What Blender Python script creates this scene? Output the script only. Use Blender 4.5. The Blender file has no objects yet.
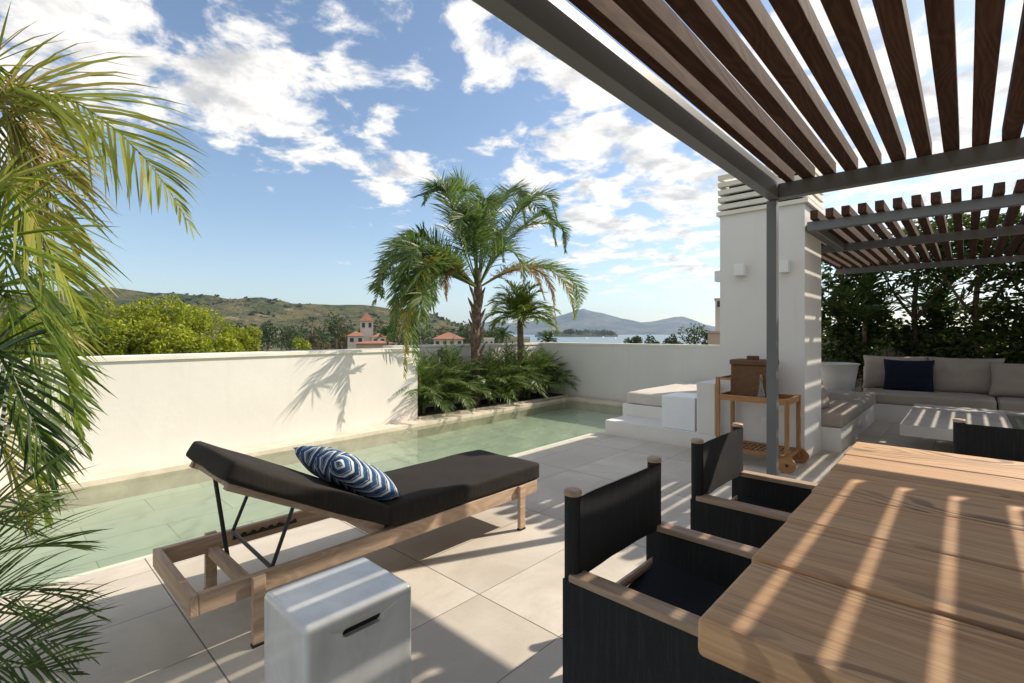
import bpy, bmesh, math, random
from mathutils import Vector, Matrix, noise
random.seed(7)
SC = bpy.context.scene
COL = SC.collection

# ------------------------------------------------------------------ camera
F, CX, HV, CAMZ = 487.0, 512.0, 334.0, 1.3
TH = math.atan(455/487)
RX, RY, FX, FY = math.cos(TH), math.sin(TH), -math.sin(TH), math.cos(TH)
cam = bpy.data.cameras.new('camera')
cam.sensor_width = 36; cam.lens = F/1024*36
cam.shift_y = -7.5/1024
cam.clip_start = 0.05; cam.clip_end = 60000
co = bpy.data.objects.new('camera', cam); COL.objects.link(co)
co.location = (0, 0, CAMZ); co.rotation_euler = (math.pi/2, 0, TH)
SC.camera = co

# ------------------------------------------------------------------ light
SUNV = Vector((0.55, 1.2, 1.0)).normalized()
EL = math.asin(SUNV.z); AZ = math.atan2(SUNV.x, SUNV.y)
sun = bpy.data.lights.new('sun', 'SUN'); sun.energy = 4.4; sun.angle = math.radians(0.5); sun.color = (1, .90, .76)
so = bpy.data.objects.new('sun', sun); COL.objects.link(so)
so.rotation_euler = SUNV.to_track_quat('Z', 'Y').to_euler()
SKY_STRENGTH = 0.112
CLOUD = (6.9, 6.6, 6.2); CLOUD_DARK = (4.0, 3.95, 3.9)
SC.view_settings.view_transform = 'Standard'; SC.view_settings.look = 'None'
SC.view_settings.exposure = 0.6; SC.view_settings.gamma = 1
SC.view_settings.use_curve_mapping = False

def pdir(u, v):
    return Vector(((u-CX)/F*RX+FX, (u-CX)/F*RY+FY, (HV-v)/F)).normalized()

def make_world():
    w = bpy.data.worlds.new('World'); SC.world = w; w.use_nodes = True
    nt = w.node_tree; N = nt.nodes; L = nt.links; N.clear()
    out = N.new('ShaderNodeOutputWorld'); bg = N.new('ShaderNodeBackground')
    L.new(bg.outputs[0], out.inputs[0]); bg.inputs[1].default_value = SKY_STRENGTH
    sky = N.new('ShaderNodeTexSky'); sky.sky_type = 'NISHITA'; sky.sun_disc = False
    sky.sun_elevation = EL; sky.sun_rotation = AZ; sky.air_density = 1.0; sky.dust_density = 0.6; sky.ozone_density = 1.2
    tc = N.new('ShaderNodeTexCoord'); d = tc.outputs['Generated']
    def M(op, a, b=None, c=None, clamp=False):
        n = N.new('ShaderNodeMath'); n.operation = op; n.use_clamp = clamp
        for i, s in enumerate((a, b, c)):
            if s is None: continue
            if isinstance(s, (int, float)): n.inputs[i].default_value = s
            else: L.new(s, n.inputs[i])
        return n.outputs[0]
    def V(op, a, b=None):
        n = N.new('ShaderNodeVectorMath'); n.operation = op
        for i, s in enumerate((a, b)):
            if s is None: continue
            if isinstance(s, (tuple, list, Vector)): n.inputs[i].default_value = tuple(s)
            else: L.new(s, n.inputs[i])
        return n
    sep = N.new('ShaderNodeSeparateXYZ'); L.new(d, sep.inputs[0])
    dz = M('ADD', M('MAXIMUM', sep.outputs[2], 0.0), 0.16)
    comb = N.new('ShaderNodeCombineXYZ')
    L.new(M('DIVIDE', sep.outputs[0], dz), comb.inputs[0]); L.new(M('DIVIDE', sep.outputs[1], dz), comb.inputs[1])
    def dens(off):
        p = V('ADD', comb.outputs[0], off).outputs[0]
        n1 = N.new('ShaderNodeTexNoise'); L.new(p, n1.inputs['Vector'])
        n1.inputs['Scale'].default_value = 4.3; n1.inputs['Detail'].default_value = 9; n1.inputs['Roughness'].default_value = .60; n1.inputs['Distortion'].default_value = .25
        return n1.outputs[0]
    base = dens((3.1, 1.7, 0))
    sx, sy = SUNV.x, SUNV.y
    base2 = dens((3.1+.06, 1.7+.11, 0))
    # where the cloud banks stand in the sky: direction, angular size, weight
    blobs = [((10, 20), 12, .16), ((120, 60), 8, .09), ((200, 100), 8, .09), ((250, 120), 6, .12), ((300, 130), 6, .17), ((350, 150), 5, .16), ((395, 180), 4, .20), ((400, 195), 3, .10),
             ((365, 50), 5, .15), ((450, 20), 5, .12), ((540, 60), 5, .07), ((600, 125), 8, .15), ((560, 200), 6, .10), ((640, 220), 9, .17), ((690, 130), 6, .10), ((520, 165), 4, .08),
             ((800, 60), 16, .08), ((980, 80), 22, .12), ((1200, 60), 22, .14), ((430, 225), 3, .08), ((620, 290), 7, .04), ((690, 300), 5, .05), ((345, 267), 2, .16),
             ((255, 30), 4, .10), ((290, 15), 6, -.10), ((300, 240), 11, -.25), ((180, 240), 10, -.22), ((480, 130), 4, -.10), ((500, 290), 6, -.12), ((455, 170), 4, -.08), ((620, 315), 5, -.06), ((650, 165), 3, -.08)]
    FILL_BLOBV = [(Vector((.5, -.7, .45)).normalized(), 55, .22), (Vector((.8, .1, .6)).normalized(), 40, .16), (Vector((0, 0, 1)), 22, .12), (Vector((-.7, -.5, .5)).normalized(), 35, .14)]  # unseen clouds added behind the camera and overhead to make the ambient light neutral
    acc = None
    for dv, sz, wt in [(pdir(*uv), a_, b_) for uv, a_, b_ in blobs]+FILL_BLOBV:
        dt = V('DOT_PRODUCT', d, dv).outputs['Value']
        k = 1.0/(1-math.cos(math.radians(sz)))
        e = M('POWER', 2.718, M('MULTIPLY', M('SUBTRACT', dt, 1.0), k))
        t = M('MULTIPLY', e, wt)
        acc = t if acc is None else M('ADD', acc, t)
    def shaped(b):
        return M('ADD', M('ADD', M('MULTIPLY', M('SUBTRACT', b, .5), 1.75), .5), acc)
    s1, s2 = shaped(base), shaped(base2)
    def ramp(x, a, b):
        n = N.new('ShaderNodeMapRange'); n.interpolation_type = 'SMOOTHSTEP'
        n.inputs[1].default_value = a; n.inputs[2].default_value = b; L.new(x, n.inputs[0]); return n.outputs[0]
    mask = ramp(s1, .57, .80)
    hor = ramp(sep.outputs[2], .02, .11)
    mask = M('MULTIPLY', mask, hor)
    thick = ramp(s2, .72, 1.05)
    mix = N.new('ShaderNodeMixRGB'); L.new(thick, mix.inputs[0])
    mix.inputs[1].default_value = CLOUD+(1,); mix.inputs[2].default_value = CLOUD_DARK+(1,)
    fin = N.new('ShaderNodeMixRGB'); L.new(M('MULTIPLY', mask, .96), fin.inputs[0]); L.new(sky.outputs[0], fin.inputs[1]); L.new(mix.outputs[0], fin.inputs[2])
    L.new(fin.outputs[0], bg.inputs[0])
make_world()

# ------------------------------------------------------------------ helpers
def atx(u, v, x):
    dx, dy, dz = (u-CX)/F*RX+FX, (u-CX)/F*RY+FY, (HV-v)/F
    t = x/dx; return Vector((x, t*dy, CAMZ+t*dz))
def aty(u, v, y):
    dx, dy, dz = (u-CX)/F*RX+FX, (u-CX)/F*RY+FY, (HV-v)/F
    t = y/dy; return Vector((t*dx, y, CAMZ+t*dz))
def atd(u, v, d):      # at depth d in front of the camera
    return Vector((((u-CX)/F*RX+FX)*d, ((u-CX)/F*RY+FY)*d, CAMZ+(HV-v)/F*d))

MATS = {}
class NT:
    def __init__(s, name):
        s.m = bpy.data.materials.new(name); s.m.use_nodes = True
        s.t = s.m.node_tree; s.N = s.t.nodes; s.L = s.t.links
        s.b = s.N['Principled BSDF']; s.out = s.N['Material Output']
        tc = s.N.new('ShaderNodeTexCoord'); s.obj = tc.outputs['Object']; s.gen = tc.outputs['Generated']; s.uv = tc.outputs['UV']
        s.geo = s.N.new('ShaderNodeNewGeometry'); s.pos = s.geo.outputs['Position']
    def inp(s, sock, v):
        if isinstance(v, bpy.types.NodeSocket): s.L.new(v, sock)
        elif isinstance(v, (tuple, list)) and len(v) == 3 and len(sock.default_value) == 4: sock.default_value = tuple(v)+(1,)
        else: sock.default_value = v
    def set(s, **k):
        names = dict(color='Base Color', rough='Roughness', spec='Specular IOR Level', metal='Metallic', normal='Normal', coat='Coat Weight', sheen='Sheen Weight', coatr='Coat Roughness')
        for a, v in k.items(): s.inp(s.b.inputs[names[a]], v)
    def math(s, op, a, b=0.0, clamp=False):
        n = s.N.new('ShaderNodeMath'); n.operation = op; n.use_clamp = clamp; s.inp(n.inputs[0], a); s.inp(n.inputs[1], b); return n.outputs[0]
    def map(s, vec, scale=(1, 1, 1), loc=(0, 0, 0), rot=(0, 0, 0)):
        n = s.N.new('ShaderNodeMapping'); s.L.new(vec, n.inputs[0]); n.inputs[1].default_value = loc; n.inputs[2].default_value = rot; n.inputs[3].default_value = scale; return n.outputs[0]
    def noise(s, vec, scale, detail=4, rough=.55, dist=0):
        n = s.N.new('ShaderNodeTexNoise'); s.L.new(vec, n.inputs['Vector']); n.inputs['Scale'].default_value = scale; n.inputs['Detail'].default_value = detail
        n.inputs['Roughness'].default_value = rough; n.inputs['Distortion'].default_value = dist; return n.outputs[0]
    def vor(s, vec, scale, out='Distance', feat='F1', dim='3D'):
        n = s.N.new('ShaderNodeTexVoronoi'); n.voronoi_dimensions = dim; n.feature = feat; s.L.new(vec, n.inputs['Vector']); n.inputs['Scale'].default_value = scale; return n.outputs[out]
    def ramp(s, x, a, b, c0=0.0, c1=1.0):
        n = s.N.new('ShaderNodeMapRange'); n.interpolation_type = 'SMOOTHSTEP'; s.L.new(x, n.inputs[0])
        n.inputs[1].default_value = a; n.inputs[2].default_value = b; n.inputs[3].default_value = c0; n.inputs[4].default_value = c1; return n.outputs[0]
    def mix(s, f, a, b, mode='MIX'):
        n = s.N.new('ShaderNodeMixRGB'); n.blend_type = mode; s.inp(n.inputs[0], f); s.inp(n.inputs[1], a); s.inp(n.inputs[2], b); return n.outputs[0]
    def bump(s, h, strength=.3, dist=.01):
        n = s.N.new('ShaderNodeBump'); s.L.new(h, n.inputs['Height']); n.inputs['Strength'].default_value = strength; n.inputs['Distance'].default_value = dist
        s.L.new(n.outputs[0], s.b.inputs['Normal']); return n.outputs[0]
    def rand(s):
        n = s.N.new('ShaderNodeObjectInfo'); return n.outputs['Random']
    def sep(s, v):
        n = s.N.new('ShaderNodeSeparateXYZ'); s.L.new(v, n.inputs[0]); return n.outputs
    def addv(s, v, x):
        n = s.N.new('ShaderNodeVectorMath'); n.operation = 'ADD'; s.L.new(v, n.inputs[0]); s.L.new(x, n.inputs[1]); return n.outputs[0]

def m_plain(name, col, rough=.5, var=.12, scale=6, bump=0, bscale=80, spec=.5, metal=0):
    n = NT(name); a = n.noise(n.pos, scale, 5)
    c0 = tuple(c*(1-var) for c in col); c1 = tuple(min(1, c*(1+var)) for c in col)
    n.set(color=n.mix(n.ramp(a, .3, .7), c0, c1), rough=rough, spec=spec, metal=metal)
    if bump: n.bump(n.noise(n.pos, bscale, 3), bump, .004)
    return n.m

def m_stucco(name, col):
    n = NT(name)
    a = n.noise(n.pos, 1.1, 6, .6); b = n.noise(n.map(n.pos, (3, 3, .5)), 1.6, 4)
    c = n.mix(n.ramp(a, .35, .75), tuple(x*.93 for x in col), col)
    c = n.mix(n.math('MULTIPLY', n.ramp(b, .55, .8), .25), c, (.55, .5, .43))
    st = n.noise(n.map(n.pos, (7, 7, .35)), 1.5, 4, .6)
    zz = n.sep(n.pos)[2]
    c = n.mix(n.math('MULTIPLY', n.math('MULTIPLY', n.ramp(st, .56, .74), n.ramp(zz, .2, 1.05)), .16), c, (.50, .45, .38))
    splash = n.math('MULTIPLY', n.ramp(n.math('ADD', zz, n.math('MULTIPLY', b, .12)), .02, .16, 1, 0), .35)
    c = n.mix(splash, c, (.52, .45, .36))
    n.set(color=c, rough=.85, spec=.25)
    h = n.math('ADD', n.noise(n.pos, 9, 4), n.math('MULTIPLY', n.noise(n.pos, 120, 3), .35))
    n.bump(h, .18, .012); return n.m

def m_wood(name, c0, c1, axis=0, rough=.6, scale=1.0, knots=False, dark=(.08, .05, .03), spec=.35):
    n = NT(name)
    off = n.N.new('ShaderNodeCombineXYZ'); r = n.rand()
    for i in range(3): n.L.new(n.math('MULTIPLY', r, 7.3+3*i), off.inputs[i])
    p = n.addv(n.obj, off.outputs[0])
    st = [1.0]*3; st[axis] = .10
    fine = [1.0]*3; fine[axis] = .025
    ps = n.map(p, tuple(x*scale for x in st))
    grain = n.noise(ps, 14, 5, .6, 1.2)
    sp = n.sep(p); other = sp[1] if axis == 0 else sp[0]
    warp = n.noise(n.map(p, tuple(x*scale for x in ([.35 if i == axis else 1.3 for i in range(3)]))), 2.2, 2, .5, .6)
    ring = n.math('SINE', n.math('MULTIPLY', n.math('ADD', n.math('MULTIPLY', warp, .5), n.math('ADD', other, n.math('MULTIPLY', n.ramp(n.vor(n.map(p, tuple([.95 if i == axis else 2.3 for i in range(3)])), 1.0, dim='2D'), 0, .42, 1, 0), .14 if knots else 0.0))), (150 if knots else 190)*scale))
    ring = n.ramp(ring, -.6, 1.0)
    fib = n.noise(n.map(p, tuple(x*scale for x in fine)), 240, 3, .6)
    if knots:
        kd = n.vor(n.map(p, tuple([.95 if i == axis else 2.3 for i in range(3)])), 1.0, dim='2D')
        near = n.ramp(kd, .10, .40, 1, 0); kk = n.ramp(kd, .02, .07, 1, 0)
        fib2 = n.noise(n.map(p, tuple(x*scale for x in fine)), 110, 4, .65)
        t = n.math('ADD', n.math('MULTIPLY', grain, .42), n.math('ADD', n.math('MULTIPLY', fib, .34), n.math('MULTIPLY', fib2, .30)))
        c = n.mix(n.ramp(t, .34, .74), c0, c1)
        c = n.mix(n.math('MULTIPLY', n.ramp(n.noise(n.map(p, (.6, 1.6, 1)), 2.4, 5, .6), .45, .75), .28), c, (.48, .37, .26))
        c = n.mix(1.0, c, n.mix(r, (.84, .81, .79), (1.10, 1.07, 1.03)), 'MULTIPLY')
        lines = n.math('MULTIPLY', n.ramp(ring, .35, .95), n.math('ADD', n.math('MULTIPLY', near, .62), .10))
        c = n.mix(lines, c, dark); c = n.mix(n.math('MULTIPLY', kk, .75), c, dark)
        crack = n.ramp(n.noise(n.map(p, tuple(fine)), 60, 3, .55), .63, .69)
        c = n.mix(n.math('MULTIPLY', crack, .5), c, dark)
        h = n.math('SUBTRACT', n.math('ADD', fib2, fib), n.math('ADD', n.math('MULTIPLY', crack, 1.5), lines))
    else:
        t = n.math('ADD', n.math('MULTIPLY', grain, .62), n.math('MULTIPLY', ring, .10)); t = n.math('ADD', t, n.math('MULTIPLY', fib, .36))
        c = n.mix(n.ramp(t, .34, .80), c0, c1)
        c = n.mix(1.0, c, n.mix(r, (.84, .82, .80), (1.10, 1.07, 1.04)), 'MULTIPLY')
        h = n.math('ADD', ring, fib)
    n.set(color=c, rough=rough, spec=spec)
    n.bump(h, .25, .003); return n.m

def m_fabric(name, col, weave=900, rough=.9, var=.1, sheen=0.0, stripe=0):
    n = NT(name)
    a = n.noise(n.obj, 5, 4)
    w1 = n.noise(n.map(n.obj, (1, .12, 1)), weave, 2); w2 = n.noise(n.map(n.obj, (.12, 1, 1)), weave, 2)
    w = n.math('ADD', w1, w2)
    c = n.mix(n.ramp(a, .3, .7), tuple(x*(1-var) for x in col), tuple(x*(1+var) for x in col))
    stk = n.noise(n.map(n.obj, (1, 1, .05)), 130, 3, .6)
    c = n.mix(n.math('MULTIPLY', n.ramp(stk, .48, .68), .5 if max(col) < .03 else .12), c, tuple(x*2.1 for x in col) if max(col) < .03 else tuple(x*.8 for x in col))
    c = n.mix(n.math('MULTIPLY', n.ramp(w, .8, 1.2), .35), c, tuple(min(1, x*1.7) for x in col))
    n.set(color=c, rough=rough, spec=.2)
    if sheen: n.set(sheen=sheen)
    h = n.math('ADD', n.math('MULTIPLY', w, .3), n.math('MULTIPLY', n.noise(n.obj, 14, 3), .6))
    n.bump(h, .3, .006); return n.m

def m_leaf(name, c0, c1, trans=.35, scale=3.0, rough=.5, c2=None):
    n = NT(name)
    a = n.noise(n.pos, scale, 3); r = n.geo.outputs['Random Per Island']
    c = n.mix(n.ramp(n.math('ADD', n.math('MULTIPLY', a, .6), n.math('MULTIPLY', r, .4)), .25, .75), c0, c1)
    if c2: c = n.mix(n.ramp(r, .86, .93), c, c2)
    n.set(color=c, rough=rough, spec=.35)
    tr = n.N.new('ShaderNodeBsdfTranslucent'); n.L.new(n.mix(.5, c, (c1[0]*1.3, c1[1]*1.5, c1[2]*.8)), tr.inputs[0])
    ms = n.N.new('ShaderNodeMixShader'); ms.inputs[0].default_value = trans
    n.L.new(n.b.outputs[0], ms.inputs[1]); n.L.new(tr.outputs[0], ms.inputs[2]); n.L.new(ms.outputs[0], n.out.inputs[0]); return n.m

# ---- mesh building
class MB:
    def __init__(s): s.bm = bmesh.new()
    def box(s, lo, hi, bev=0, seg=2, M=None):
        lo, hi = Vector(lo), Vector(hi)
        r = bmesh.ops.create_cube(s.bm, size=1)
        vs = r['verts']; c = (lo+hi)/2; d = hi-lo
        for v in vs: v.co = Vector((v.co.x*d.x, v.co.y*d.y, v.co.z*d.z))+c
        if bev:
            es = list({e for v in vs for e in v.link_edges})
            r = bmesh.ops.bevel(s.bm, geom=es, offset=bev, segments=seg, profile=.5, affect='EDGES')
            vs = list({v for f in r['faces'] for v in f.verts} | {v for v in vs if v.is_valid})
        if M is not None:
            for v in vs: v.co = M @ v.co
        return s
    def prism(s, pts, z0, z1):
        a = [s.bm.verts.new((x, y, z0)) for x, y in pts]; b = [s.bm.verts.new((x, y, z1)) for x, y in pts]
        n = len(pts)
        for i in range(n): s.bm.faces.new((a[i], a[(i+1) % n], b[(i+1) % n], b[i]))
        s.bm.faces.new(list(reversed(a))); s.bm.faces.new(b); return s
    def tube(s, pts, rad, seg=8, cap=True):
        pts = [Vector(p) for p in pts]; rings = []
        rs = rad if isinstance(rad, (list, tuple)) else [rad]*len(pts)
        for i, p in enumerate(pts):
            t = (pts[min(i+1, len(pts)-1)]-pts[max(i-1, 0)]).normalized()
            if i == 0: a = t.cross(Vector((0, 0, 1))) if abs(t.z) < .9 else t.cross(Vector((1, 0, 0)))
            else: a = a-t*a.dot(t)
            a.normalize(); b = t.cross(a)
            rings.append([s.bm.verts.new(p+(a*math.cos(k*2*math.pi/seg)+b*math.sin(k*2*math.pi/seg))*rs[i]) for k in range(seg)])
        for i in range(len(rings)-1):
            for k in range(seg): s.bm.faces.new((rings[i][k], rings[i][(k+1) % seg], rings[i+1][(k+1) % seg], rings[i+1][k]))
        if cap: s.bm.faces.new(rings[0]); s.bm.faces.new(list(reversed(rings[-1])))
        return s
    def lathe(s, prof, seg=32, c=(0, 0, 0)):
        c = Vector(c); rings = []
        for r, z in prof: rings.append([s.bm.verts.new(c+Vector((r*math.cos(k*2*math.pi/seg), r*math.sin(k*2*math.pi/seg), z))) for k in range(seg)])
        for i in range(len(rings)-1):
            for k in range(seg): s.bm.faces.new((rings[i][k], rings[i][(k+1) % seg], rings[i+1][(k+1) % seg], rings[i+1][k]))
        s.bm.faces.new(list(reversed(rings[0]))); s.bm.faces.new(rings[-1]); return s
    def quad(s, a, b, c, d):
        s.bm.faces.new([s.bm.verts.new(Vector(p)) for p in (a, b, c, d)]); return s
    def xf(s, M):
        for v in s.bm.verts: v.co = M @ v.co
        return s
    def build(s, name, mat, parent=None, smooth=False, recalc=True):
        if recalc: bmesh.ops.recalc_face_normals(s.bm, faces=s.bm.faces)
        me = bpy.data.meshes.new(name); s.bm.to_mesh(me); s.bm.free()
        if smooth:
            for p in me.polygons: p.use_smooth = True
        me.materials.append(mat)
        o = bpy.data.objects.new(name, me); COL.objects.link(o)
        if parent: o.parent = parent; o.matrix_parent_inverse = Matrix.Translation(parent.location).inverted() if parent.rotation_euler.z == 0 else parent.matrix_basis.inverted()
        return o

def tag(o, label=None, cat=None, group=None, kind=None):
    if label: o['label'] = label
    if cat: o['category'] = cat
    if group: o['group'] = group
    if kind: o['kind'] = kind
    return o
def thing(name, loc, label, cat, group=None):
    o = bpy.data.objects.new(name, None); COL.objects.link(o); o.location = loc; o.empty_display_size = .1
    return tag(o, label, cat, group)
def copy_tree(o, parent=None):
    c = o.copy(); COL.objects.link(c)
    if parent: c.parent = parent
    for ch in list(o.children): copy_tree(ch, c)
    return c
def B(lo, hi, bev=0, seg=2): return MB().box(lo, hi, bev, seg)

# ------------------------------------------------------------------ materials
def m_tiles():
    n = NT('terrace_tiles'); p = n.pos
    sx, sy = .5, 1.057
    s = n.sep(p)
    fx = n.math('DIVIDE', n.math('ADD', s[0], 1.28+50*sx), sx); fy = n.math('DIVIDE', n.math('ADD', s[1], -.608+50*sy), sy)
    def joint(f, size, w, soft):
        fr = n.math('FRACT', f); d = n.math('MINIMUM', fr, n.math('SUBTRACT', 1.0, fr)); return n.ramp(n.math('MULTIPLY', d, size), w, w+soft, 1, 0)
    j = n.math('MAXIMUM', joint(fx, sx, .0012, .0015), joint(fy, sy, .0018, .002))
    cv = n.N.new('ShaderNodeCombineXYZ'); n.L.new(n.math('FLOOR', fx), cv.inputs[0]); n.L.new(n.math('FLOOR', fy), cv.inputs[1])
    wn = n.N.new('ShaderNodeTexWhiteNoise'); wn.noise_dimensions = '2D'; n.L.new(cv.outputs[0], wn.inputs['Vector'])
    tilev = wn.outputs['Value']
    wc = n.N.new('ShaderNodeVectorMath'); wc.operation = 'SCALE'; n.L.new(wn.outputs['Color'], wc.inputs[0]); wc.inputs['Scale'].default_value = 9
    q = n.addv(p, wc.outputs[0])
    a = n.noise(q, 2.2, 7, .62, .6); b = n.noise(n.map(q, (1.0, .25, 1)), 9, 5, .6, .8); f = n.noise(q, 60, 4, .6); sp = n.noise(q, 160, 2, .5)
    c = n.mix(n.ramp(a, .3, .72), (.50, .44, .36), (.65, .595, .51))
    c = n.mix(n.math('MULTIPLY', n.ramp(b, .5, .75), .4), c, (.44, .375, .30))
    c = n.mix(n.math('MULTIPLY', tilev, .55), c, (.45, .405, .345))
    c = n.mix(n.math('MULTIPLY', n.ramp(f, .55, .75), .25), c, (.36, .31, .25))
    c = n.mix(n.math('MULTIPLY', n.ramp(sp, .66, .74), .35), c, (.30, .26, .21))
    dirt = n.noise(p, .9, 5, .6)
    c = n.mix(n.math('MULTIPLY', n.ramp(dirt, .48, .72), .32), c, (.36, .32, .27))
    c = n.mix(n.math('MULTIPLY', j, .85), c, (.07, .062, .055))
    n.set(color=c, rough=n.ramp(a, .3, .7, .55, .75), spec=.3)
    h = n.math('SUBTRACT', n.math('MULTIPLY', f, .3), n.math('MULTIPLY', j, 2.0))
    n.bump(h, .35, .004); return n.m

def m_pool():
    n = NT('pool_stone'); s = n.sep(n.pos)
    br = n.N.new('ShaderNodeTexBrick'); n.L.new(n.map(n.pos, (1, 1, 1), (0, 0, 0), (0, 0, math.pi/2)), br.inputs['Vector'])
    br.inputs['Scale'].default_value = 1.0; br.inputs['Brick Width'].default_value = .95; br.inputs['Row Height'].default_value = .42; br.inputs['Mortar Size'].default_value = .004
    br.inputs['Color1'].default_value = (.52, .57, .44, 1); br.inputs['Color2'].default_value = (.67, .71, .57, 1); br.inputs['Mortar'].default_value = (.30, .35, .27, 1)
    a = n.noise(n.pos, 1.6, 6, .55, .1)
    c = n.mix(n.math('MULTIPLY', n.ramp(a, .35, .75), .4), br.outputs[0], (.56, .57, .42))
    n.set(color=c, rough=.6); return n.m
def m_water():
    n = NT('pool_water'); N = n.N
    tr = N.new('ShaderNodeBsdfTransparent'); tr.inputs[0].default_value = (.90, .965, .92, 1)
    gl = N.new('ShaderNodeBsdfGlossy'); gl.inputs['Roughness'].default_value = .02
    bmp = N.new('ShaderNodeBump'); bmp.inputs['Strength'].default_value = .035; bmp.inputs['Distance'].default_value = .03
    n.L.new(n.noise(n.map(n.pos, (1, .7, 1)), 3.2, 2, .5, .3), bmp.inputs['Height']); n.L.new(bmp.outputs[0], gl.inputs['Normal'])
    fr = N.new('ShaderNodeFresnel'); fr.inputs[0].default_value = 1.25; n.L.new(bmp.outputs[0], fr.inputs['Normal'])
    ms = N.new('ShaderNodeMixShader'); n.L.new(fr.outputs[0], ms.inputs[0]); n.L.new(tr.outputs[0], ms.inputs[1]); n.L.new(gl.outputs[0], ms.inputs[2])
    n.L.new(ms.outputs[0], n.out.inputs[0]); return n.m

TILES = m_tiles(); POOL = m_pool(); WATER = m_water()
STUCCO = m_stucco('white_stucco', (.74, .70, .64)); STUCCO_C = m_stucco('pale_stucco', (.74, .715, .67))
COPING = m_plain('travertine_coping', (.62, .54, .43), .7, .15, 4, .3, 60)
CAP = m_plain('cream_cap', (.74, .70, .60), .7, .08, 3, .15, 60)
STEEL = m_plain('grey_painted_steel', (.15, .15, .15), .42, .06, 3, .05, 200)
SLATW = m_wood('pergola_wood', (.045, .024, .016), (.10, .056, .040), 1, .85, 1.0, spec=.12)
TABLEW = m_wood('weathered_teak', (.47, .25, .115), (.76, .50, .275), 0, .58, 1.0, True, (.12, .07, .045))
LOUNGW = m_wood('pale_teak', (.42, .30, .205), (.63, .475, .345), 1, .6, 1.2)
LOUNGX = m_wood('pale_teak_cross', (.40, .285, .195), (.60, .455, .33), 0, .6, 1.2)
ARMW = m_wood('arm_teak', (.40, .28, .19), (.58, .43, .31), 0, .55, 1.2)
CARTW = m_wood('golden_teak', (.31, .15, .055), (.46, .25, .10), 0, .5, 1.0)
CARTV = m_wood('golden_teak_upright', (.29, .14, .05), (.44, .24, .10), 2, .5, 1.0)
BLACKF = m_fabric('black_canvas', (.021, .021, .021), 700, .85)
DARKSEAT = m_fabric('navy_black_sling', (.022, .024, .030), 600, .8)
CUSHB = m_fabric('charcoal_outdoor_fabric', (.021, .0175, .0145), 800, .85, .12)
TAUPE = m_fabric('taupe_outdoor_fabric', (.33, .28, .235), 700, .9, .08)
TAUPE2 = m_fabric('light_linen', (.50, .455, .40), 700, .9, .08)
NAVY = m_fabric('navy_linen', (.007, .010, .021), 700, .9, .1)
BLACKM = m_plain('black_metal', (.012, .012, .012), .45)
RUBBER = m_plain('rubber', (.02, .02, .02), .8)
WHITEP = m_plain('white_lacquer', (.78, .80, .80), .35, .02)
PLAST = m_plain('white_plastic', (.75, .74, .71), .4, .03)
CONC = m_plain('pale_concrete', (.47, .435, .39), .6, .12, 3, .12, 60)
SOIL = m_plain('dark_soil', (.05, .033, .022), .95, .4, 20, .8, 40)
POTM = m_plain('matt_white_pot', (.62, .60, .57), .55, .04)
TRUNK = m_plain('palm_trunk', (.16, .11, .075), .9, .45, 14, .9, 40)
BARK = m_plain('bark', (.13, .085, .055), .9, .4, 10, .8, 30)

def m_ceramic():
    n = NT('glazed_ceramic')
    a = n.noise(n.pos, 4, 5, .6, .8); b = n.noise(n.map(n.pos, (1, 1, .3)), 12, 4)
    c = n.mix(n.ramp(a, .3, .75), (.63, .63, .60), (.76, .765, .74)); c = n.mix(n.math('MULTIPLY', n.ramp(b, .45, .75), .4), c, (.46, .47, .41))
    n.set(color=c, rough=.22, spec=.5, coat=.4, coatr=.08); n.bump(n.noise(n.pos, 18, 3), .10, .006); return n.m
CERAM = m_ceramic()
def m_wicker():
    n = NT('brown_wicker')
    w = n.N.new('ShaderNodeTexWave'); n.L.new(n.pos, w.inputs['Vector']); w.bands_direction = 'Z'; w.inputs['Scale'].default_value = 26; w.inputs['Distortion'].default_value = 3; w.inputs['Detail Scale'].default_value = 6
    c = n.mix(w.outputs['Fac'], (.075, .030, .010), (.23, .11, .036)); c = n.mix(n.ramp(n.noise(n.pos, 25, 3), .4, .7), c, (.13, .058, .02))
    n.set(color=c, rough=.6); n.bump(w.outputs['Fac'], .6, .006); return n.m
WICK = m_wicker()
def m_chevron():
    n = NT('blue_ikat'); s = n.sep(n.uv)
    jit = n.math('MULTIPLY', n.math('SUBTRACT', n.noise(n.map(n.uv, (10, 60, 1)), 1, 3, .6), .5), .16)
    fr = n.math('FRACT', n.math('MULTIPLY', s[0], 3.0)); tri = n.math('ABSOLUTE', n.math('SUBTRACT', fr, .5))
    f = n.math('FRACT', n.math('ADD', n.math('ADD', n.math('MULTIPLY', s[1], 7.0), n.math('MULTIPLY', tri, 2.6)), jit))
    st = n.math('MAXIMUM', n.math('MULTIPLY', n.ramp(f, .50, .56), n.ramp(f, .76, .82, 1, 0)), n.math('MULTIPLY', n.ramp(f, .92, .95), .8))
    blue = n.mix(n.ramp(n.noise(n.uv, 9, 4), .35, .7), (.012, .032, .085), (.045, .11, .23))
    n.set(color=n.mix(st, blue, (.52, .56, .58)), rough=.9, spec=.2); n.bump(n.noise(n.uv, 120, 2), .25, .003); return n.m
IKAT = m_chevron()
def m_glass(name, col, rough=.03):
    n = NT(name); n.set(color=col, rough=rough); n.b.inputs['Transmission Weight'].default_value = .9; n.b.inputs['IOR'].default_value = 1.45; return n.m
BOTG = m_glass('clear_glass', (.80, .85, .82))
def m_darkglass():
    n = NT('green_glass_pane'); n.set(color=(.045, .085, .065), rough=.12, spec=.5); return n.m
DGLASS = m_darkglass()

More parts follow.
